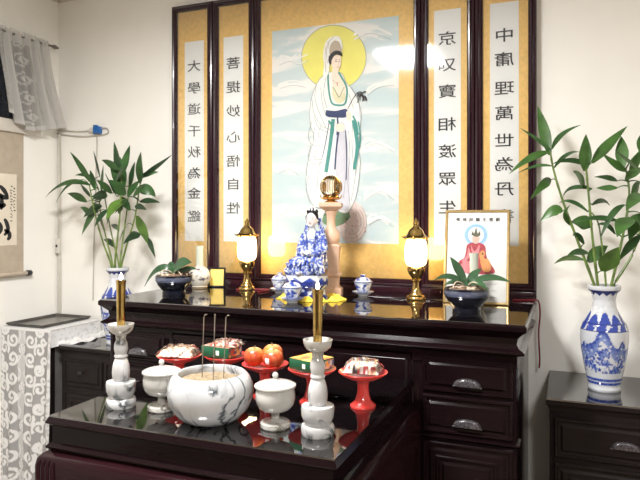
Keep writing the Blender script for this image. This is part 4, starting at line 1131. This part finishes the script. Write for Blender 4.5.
# ------------------------------------------------------------------ lace-covered table, cloth, tray
LX0, LX1, LY0, LY1, LZ = -2.862, -2.528, -.405, -.03, 1.032
t = thing('corner_table', 'small square table hidden under the lace cloth in the corner', 'table', ((LX0 + LX1) / 2, (LY0 + LY1) / 2, 0))
hx, hy = (LX1 - LX0) / 2 - .006, (LY1 - LY0) / 2 - .006
MB().box(-hx, hx, -hy, hy, LZ - .03, LZ - .004, .003).build('tabletop', M['wood_side'], t)
for sx in (-1, 1):
    for sy in (-1, 1): MB().box(sx * (hx - .02) - .018, sx * (hx - .02) + .018, sy * (hy - .02) - .018, sy * (hy - .02) + .018, 0, LZ - .03, .003).build('leg', M['wood_side'], t)
MB().box(-hx + .01, hx - .01, -hy + .01, hy - .01, .25, LZ - .03).build('body', mat('grey_painted_board', lin(96, 94, 92), .7, var=.1), t)

def spiral_d(x, y, cx, cy, r0, turns, ph, sgn):
    dx, dy = (x - cx) * sgn, y - cy
    r = sqrt(dx * dx + dy * dy); a = math.atan2(dy, dx) - ph
    best = 9
    for k in range(-1, 4):
        th = a + 2 * pi * k
        if 0 <= th <= turns * 2 * pi:
            rr = r0 * (1 - .80 * th / (turns * 2 * pi))
            best = min(best, abs(r - rr))
    return best
def lace_val(s, d):
    """1 where the thread is dense: s across the front (0 at the centre of the motif), d down from the table edge"""
    x = s; per = .205
    if d < .012: return 1
    v = (d - .012) % per; row = int((d - .012) / per)
    best = 9; sx = 1 if x >= 0 else -1; ax = abs(x)
    for cx, cy, r0, tr, ph in ((.062, .052, .040, 1.35, -.6), (.062, .150, .038, 1.35, .9), (.125, .10, .036, 1.3, 2.4), (.122, .20, .030, 1.2, 1.0), (.122, .0, .030, 1.2, -1.0), (.150, .05, .022, 1.1, 0), (.160, .155, .026, 1.2, 2.0)):
        for oy in (-per, 0, per):
            best = min(best, spiral_d(ax, v, cx, cy + oy, r0, tr, ph, 1) - .0078)
    # rosette medallion on the axis
    rr = sqrt((ax * 1.4) ** 2 + (v - .10) ** 2)
    if rr < .030: return 1 if (rr > .024 or sin(6 * math.atan2(v - .1, x)) * .5 + .5 > rr / .03) else .45
    if ax < .026 and abs(v - .1) > .03: 
        return .9 if abs(ax - .022 + .01 * sin(v * 60)) < .004 else .55
    if best < 0: return 1
    if ax > .184: return .85 if fbm(x * 40, d * 40) > -.1 else .4
    return .0
lm = bpy.data.materials.new('lace_cloth'); lm.use_nodes = True; nt = lm.node_tree
p_ = nt.nodes['Principled BSDF']; p_.inputs['Base Color'].default_value = lin(222, 221, 220); p_.inputs['Roughness'].default_value = .9
va_ = nt.nodes.new('ShaderNodeVertexColor'); va_.layer_name = 'pattern'
tr = nt.nodes.new('ShaderNodeBsdfTransparent'); mx = nt.nodes.new('ShaderNodeMixShader')
mr = nt.nodes.new('ShaderNodeMapRange'); mr.inputs['To Min'].default_value = .42; mr.inputs['To Max'].default_value = .97
nt.links.new(va_.outputs['Color'], mr.inputs['Value']); nt.links.new(mr.outputs[0], mx.inputs[0]); nt.links.new(tr.outputs[0], mx.inputs[1]); nt.links.new(p_.outputs[0], mx.inputs[2])
nt.links.new(mx.outputs[0], nt.nodes['Material Output'].inputs[0])
cl = MB(); vs = []; pat = []
NS, ND = 150, 300; DROP = .98
sw = LX1 - LX0 + .012
for j in range(ND + 1):
    d = -(LY1 - LY0) * .999 + (DROP + (LY1 - LY0)) * j / ND
    for i in range(NS + 1):
        s = i / NS; x = LX0 + sw * s
        if d < 0: y, z = LY0 - .004 - d, LZ + .0012
        else:
            k = min(1, d / .5); fold = .012 * k * sin(s * 16 + 1) + .010 * k * sin(s * 31 + d * 3)
            y, z = LY0 - .006 + min(0, fold - .010 * k), LZ + .0012 - d
            x += .02 * k * (s - .5) - .05 * max(0, d - .35) * s
        vs.append((x, y, z)); pat.append(lace_val(x - (LX0 + LX1) / 2 + .02, d) if d >= 0 else (1 if fbm(x * 60, d * 60) > -.2 else .8))
n1 = NS + 1
fs = [[j * n1 + i, j * n1 + i + 1, (j + 1) * n1 + i + 1, (j + 1) * n1 + i] for j in range(ND) for i in range(NS)]
cl.add(vs, fs)
# the side flap: falls from the table's edge and lies over the low cabinet
vs = []; NA, NB = 50, 40
for i in range(NA + 1):
    yy = LY1 - .002 + (LY0 - .004 - LY1 + .002) * i / NA
    for j in range(NB + 1):
        q = j / NB * .20
        wv = .004 * (1 + sin(yy * 60 + q * 40)) + .010 * (1 + sin(yy * 25 - q * 33)) * min(1, max(0, q - .08) * 30) * max(0, 1 - (q - .088) * 9) 
        inx = yy > -.36
        if q < .075: x, z = LX1 + .008 + .010 * q, LZ + .001 - q
        elif inx: x, z = LX1 + .009 + (q - .075) * 1.0, .9578 + wv + .0 * q
        else: x, z = LX1 + .009 + .012 * (q - .075), LZ - .075 - (q - .075) * .12
        if inx and q >= .088: x = min(x, -2.40 - .02 * sin(yy * 30))
        vs.append((x, yy, z)); pat.append(1 if fbm(yy * 40, q * 40) > -.25 else .6)
nb = NB + 1
cl.add(vs, [[i * nb + j, i * nb + j + 1, (i + 1) * nb + j + 1, (i + 1) * nb + j] for i in range(NA) for j in range(NB)])
o = cl.build('lace_tablecloth', lm, None, ang=80)
tag(o, 'white lace tablecloth hanging over the corner table', 'tablecloth')
a_ = o.data.color_attributes.new('pattern', 'FLOAT_COLOR', 'POINT')
buf = []
for q in pat: buf += [q, q, q, 1]
a_.data.foreach_set('color', buf)

t = thing('serving_tray', 'dull grey metal tray resting on the lace-covered table', 'tray', (-2.724, -.212, LZ + .0025), 0)
TX, TY = .130, .178
MB().loops([(.0, 0), (.0, .004), (-.012, .0045), (-.02, .004)], -TX + .012, TX - .012, -TY + .012, TY - .012, back=True).build('tray_base', M['tray'], t)
rimm = MB(); prof = [(-.010, .004), (.002, .014), (.010, .018), (.014, .017), (.012, .010), (.004, .002)]
vs = []
for o_, z in prof: vs += [(-TX + .012 - o_, -TY + .012 - o_, z), (TX - .012 + o_, -TY + .012 - o_, z), (TX - .012 + o_, TY - .012 + o_, z), (-TX + .012 - o_, TY - .012 + o_, z)]
rimm.add(vs, [[i * 4 + k, i * 4 + (k + 1) % 4, ((i + 1) % len(prof)) * 4 + (k + 1) % 4, ((i + 1) % len(prof)) * 4 + k] for i in range(len(prof)) for k in range(4)])
rimm.build('rim', M['tray_rim'], t, ang=25)

# ------------------------------------------------------------------ curtain, rod, hanging scroll on the wall beside
t = thing('curtain_rod', 'grey curtain rod with finial above the dark window', 'curtain rod', (XL, 0, 0))
MB().tube([(.052, -1.3, 2.634), (.052, -.10, 2.637)], .0075, 12).build('rod', M['rod'], t)
MB().tube([(.052, -.10, 2.637), (.052, -.085, 2.637), (.052, -.07, 2.637), (.052, -.05, 2.637)], [.0075, .013, .011, .004], 12).build('finial', M['rod'], t)
for y in (-.13, -1.1):
    MB().tube([(0, y, 2.637), (.052, y, 2.637)], .006, 8).build('bracket', M['rod'], t)
cu = MB(); vs = []; pat = []; NS, ND = 120, 60
for j in range(ND + 1):
    d = j / ND
    for i in range(NS + 1):
        s = i / NS
        yt = -.49 + .345 * s; yb = -.425 + .395 * s
        k = d ** 1.3
        y = yt + (yb - yt) * k
        zb = 2.195 - .08 * sin(min(1, s / .4) * pi / 2) + .05 * max(0, s - .4) / .6
        z = 2.655 + (zb - 2.655) * d
        x = XL + .056 + (.010 + .014 * d) * sin(s * 34 + .6 * sin(d * 3)) + .006 * sin(s * 71) + .02 * d
        if d < .05: x = XL + .052 + .0135 + .003 * sin(s * 90)
        vs.append((x, y, z))
        r = abs(s - .42) ; emb = 0.35
        if r < .17 and d > .12:
            vv = (d * 5.2) % 1; e = sqrt(((s - .42) * 5) ** 2 + ((vv - .5) * 1.6) ** 2)
            emb = .95 if (.22 < e < .34 or e < .12 or abs(e - .55) < .06) else .18
        elif s < .12: emb = .5 if noise.noise(Vector((s * 60, d * 30, 0))) > 0 else .25
        else: emb = .80 + .1 * noise.noise(Vector((s * 20, d * 5, 1)))
        if d > .95: emb = .95
        pat.append(emb)
n1 = NS + 1
cu.add(vs, [[j * n1 + i, j * n1 + i + 1, (j + 1) * n1 + i + 1, (j + 1) * n1 + i] for j in range(ND) for i in range(NS)])
sm_ = bpy.data.materials.new('sheer_curtain'); sm_.use_nodes = True; nt = sm_.node_tree
p_ = nt.nodes['Principled BSDF']; p_.inputs['Base Color'].default_value = lin(186, 184, 180); p_.inputs['Roughness'].default_value = .9
va_ = nt.nodes.new('ShaderNodeVertexColor'); va_.layer_name = 'pattern'
tr = nt.nodes.new('ShaderNodeBsdfTransparent'); mx = nt.nodes.new('ShaderNodeMixShader')
mr = nt.nodes.new('ShaderNodeMapRange'); mr.inputs['To Min'].default_value = .45; mr.inputs['To Max'].default_value = .98
nt.links.new(va_.outputs['Color'], mr.inputs['Value']); nt.links.new(mr.outputs[0], mx.inputs[0]); nt.links.new(tr.outputs[0], mx.inputs[1]); nt.links.new(p_.outputs[0], mx.inputs[2])
nt.links.new(mx.outputs[0], nt.nodes['Material Output'].inputs[0])
o = cu.build('curtain', sm_, None, ang=80)
tag(o, 'sheer grey embroidered curtain gathered on the rod', 'curtain')
a_ = o.data.color_attributes.new('pattern', 'FLOAT_COLOR', 'POINT'); buf = []
for q in pat: buf += [q, q, q, 1]
a_.data.foreach_set('color', buf)

t = thing('hanging_scroll', 'grey-beige hanging calligraphy scroll with black roller below the curtain', 'scroll', (XL, 0, 0))
MB().box(.008, .011, -.93, -.269, 1.318, 2.135).build('silk_mount', M['mount'], t, smooth=False)
MB().box(.010, .0125, -.88, -.317, 1.474, 1.868).build('paper', M['old_paper'], t, smooth=False)
MB().tube([(.020, -.95, 1.312), (.020, -.255, 1.312)], .012, 14).build('bottom_roller', M['mount'], t)
kn = MB().lathe([(.012, 0), (.0165, .004), (.0165, .028), (.012, .034)], 18).build('roller_knob', M['black_wood'], t)
kn.rotation_euler = (radians(-90), 0, 0); kn.location = (.020, -.257, 1.312)
MB().tube([(.016, -.93, 2.14), (.016, -.269, 2.14)], .008, 10).build('top_rod', M['black_wood'], t)
MB().tube([(.012, -.80, 2.148), (.008, -.60, 2.26), (.012, -.40, 2.148)], .003, 6).build('hanging_cord', M['black_wood'], t)
ck = MB(); NX = Vector((1, 0, 0))
def ws(pts, wd):
    q = smoothpts([Vector((.0130, y, z)) for y, z in pts], 5); n = len(q)
    ck.stroke(q, [wd * (.45 + .75 * sin(pi * (i + .6) / (n + .4))) for i in range(n)], NX)
# large brushed strokes (mostly beyond the picture's edge) and two small columns
for b_ in ([(-.43, 1.80), (-.40, 1.775), (-.375, 1.74)], [(-.45, 1.76), (-.41, 1.74), (-.37, 1.735)], [(-.44, 1.70), (-.415, 1.69), (-.39, 1.70)], [(-.42, 1.75), (-.415, 1.71), (-.42, 1.67)],
           [(-.40, 1.62), (-.385, 1.60), (-.375, 1.56), (-.40, 1.53)], [(-.43, 1.60), (-.42, 1.57), (-.43, 1.54)], [(-.40, 1.56), (-.37, 1.545), (-.365, 1.52), (-.38, 1.505)],
           [(-.60, 1.78), (-.55, 1.72), (-.50, 1.62)], [(-.66, 1.66), (-.58, 1.64), (-.52, 1.66)], [(-.60, 1.60), (-.57, 1.54), (-.52, 1.52)]):
    ws(b_, .022)
rn = random.Random(5)
for yc, z0, z1 in ((-.353, 1.80, 1.60), (-.332, 1.79, 1.66)):
    z = z0
    while z > z1:
        for k in range(3):
            dy, dz = rn.uniform(-.006, .006), rn.uniform(-.004, .004)
            ws([(yc + dy - .005, z + dz), (yc + dy, z + dz - .003), (yc + dy + rn.uniform(.001, .006), z + dz - rn.uniform(.001, .008))], .0026)
        z -= .017
ck.build('brush_calligraphy', M['ink'], t, smooth=False)

# ------------------------------------------------------------------ wiring on the wall
o = MB().box(-2.866, -2.846, -.014, -.001, 1.05, 2.13, .002).build('cable_conduit', M['white_plastic'], None)
tag(o, 'white plastic cable conduit running down the room corner', 'conduit')
t = thing('inline_switch', 'white inline cord switch with black button on the corner conduit', 'switch', (-2.853, -.024, 1.455))
MB().box(-.014, .014, -.010, .0095, -.045, .045, .005).build('switch_body', M['white_plastic'], t)
MB().box(-.006, .006, -.0125, -.009, -.006, .010, .001).build('button', M['black_wood'], t)
o = MB().tube(smoothpts([(-2.842, -.020, 2.13), (-2.836, -.020, 1.9), (-2.842, -.020, 1.7), (-2.853, -.022, 1.52), (-2.853, -.022, 1.50)], 8), .0035, 7).build('switch_cord', M['white_cable'], None)
tag(o, 'white cord running from the conduit top down to the inline switch', 'cord')
q0 = at(97, 130, y=-.02)
t = thing('plug_adapter', 'blue plug adapter on the wall above the corner bamboo', 'plug', (q0.x, -.001, q0.z))
MB().box(-.024, .024, -.030, 0, -.022, .020, .005).build('adapter', M['blue_plastic'], t)
MB().box(-.020, -.004, -.031, -.004, .020, .030, .002).build('prong_cover', M['blue_plastic'], t)
kn = MB().lathe([(.006, 0), (.012, .008), (.014, .03), (.010, .036)], 14).build('plug_head', M['white_plastic'], t)
kn.rotation_euler = (0, radians(-90), 0); kn.location = (-.024, -.014, 0)
def wcord(pix, r, label, m, y=-.008, name='power_cord'):
    o = MB().tube(smoothpts([at(u, v, y=y) for u, v in pix], 6), r, 7).build(name, m, None)
    return tag(o, label, 'cord')
wcord([(50, 130), (62, 130.5), (78, 131.5), (88, 131), (92, 130)], .004, 'white cord along the wall from the corner to the blue adapter', M['white_cable'], -.008)
wcord([(50, 133), (66, 135), (82, 136.5), (96, 135.5), (106, 134), (108.5, 131), (106, 128), (101, 128.5)], .004, 'white cord looping past the blue adapter', M['white_cable'], -.009)
wcord([(97, 136), (97, 150), (96, 175), (95.5, 210), (94, 240), (93.5, 268), (93, 300)], .004, 'white cord hanging from the blue adapter behind the corner bamboo', M['white_cable'])
# dark red cords of the lamps
o = MB().tube(smoothpts([(-1.50, -.25, ZT + .004), (-1.46, -.22, ZT + .004), (-1.40, -.20, ZT + .004), (-1.345, -.20, ZT + .004), (-1.352, -.30, ZT + .004)], 6), .0035, 7).build('lamp_cord', M['red_cable'], None)
tag(o, 'red lamp cord lying on the altar by the white bottle', 'cord')
o = MB().tube(smoothpts([(-.215, -.16, ZT + .004), (-.17, -.14, ZT + .004), (-.135, -.13, ZT + .004), (-.116, -.10, ZT - .004), (-.110, -.09, ZT - .06), (-.116, -.085, ZT - .14), (-.112, -.08, ZT - .25), (-.114, -.08, .98)], 6), .0035, 7).build('lamp_cord', M['red_cable'], None)
tag(o, 'red lamp cord hanging down the altar end near the tall vase', 'cord')
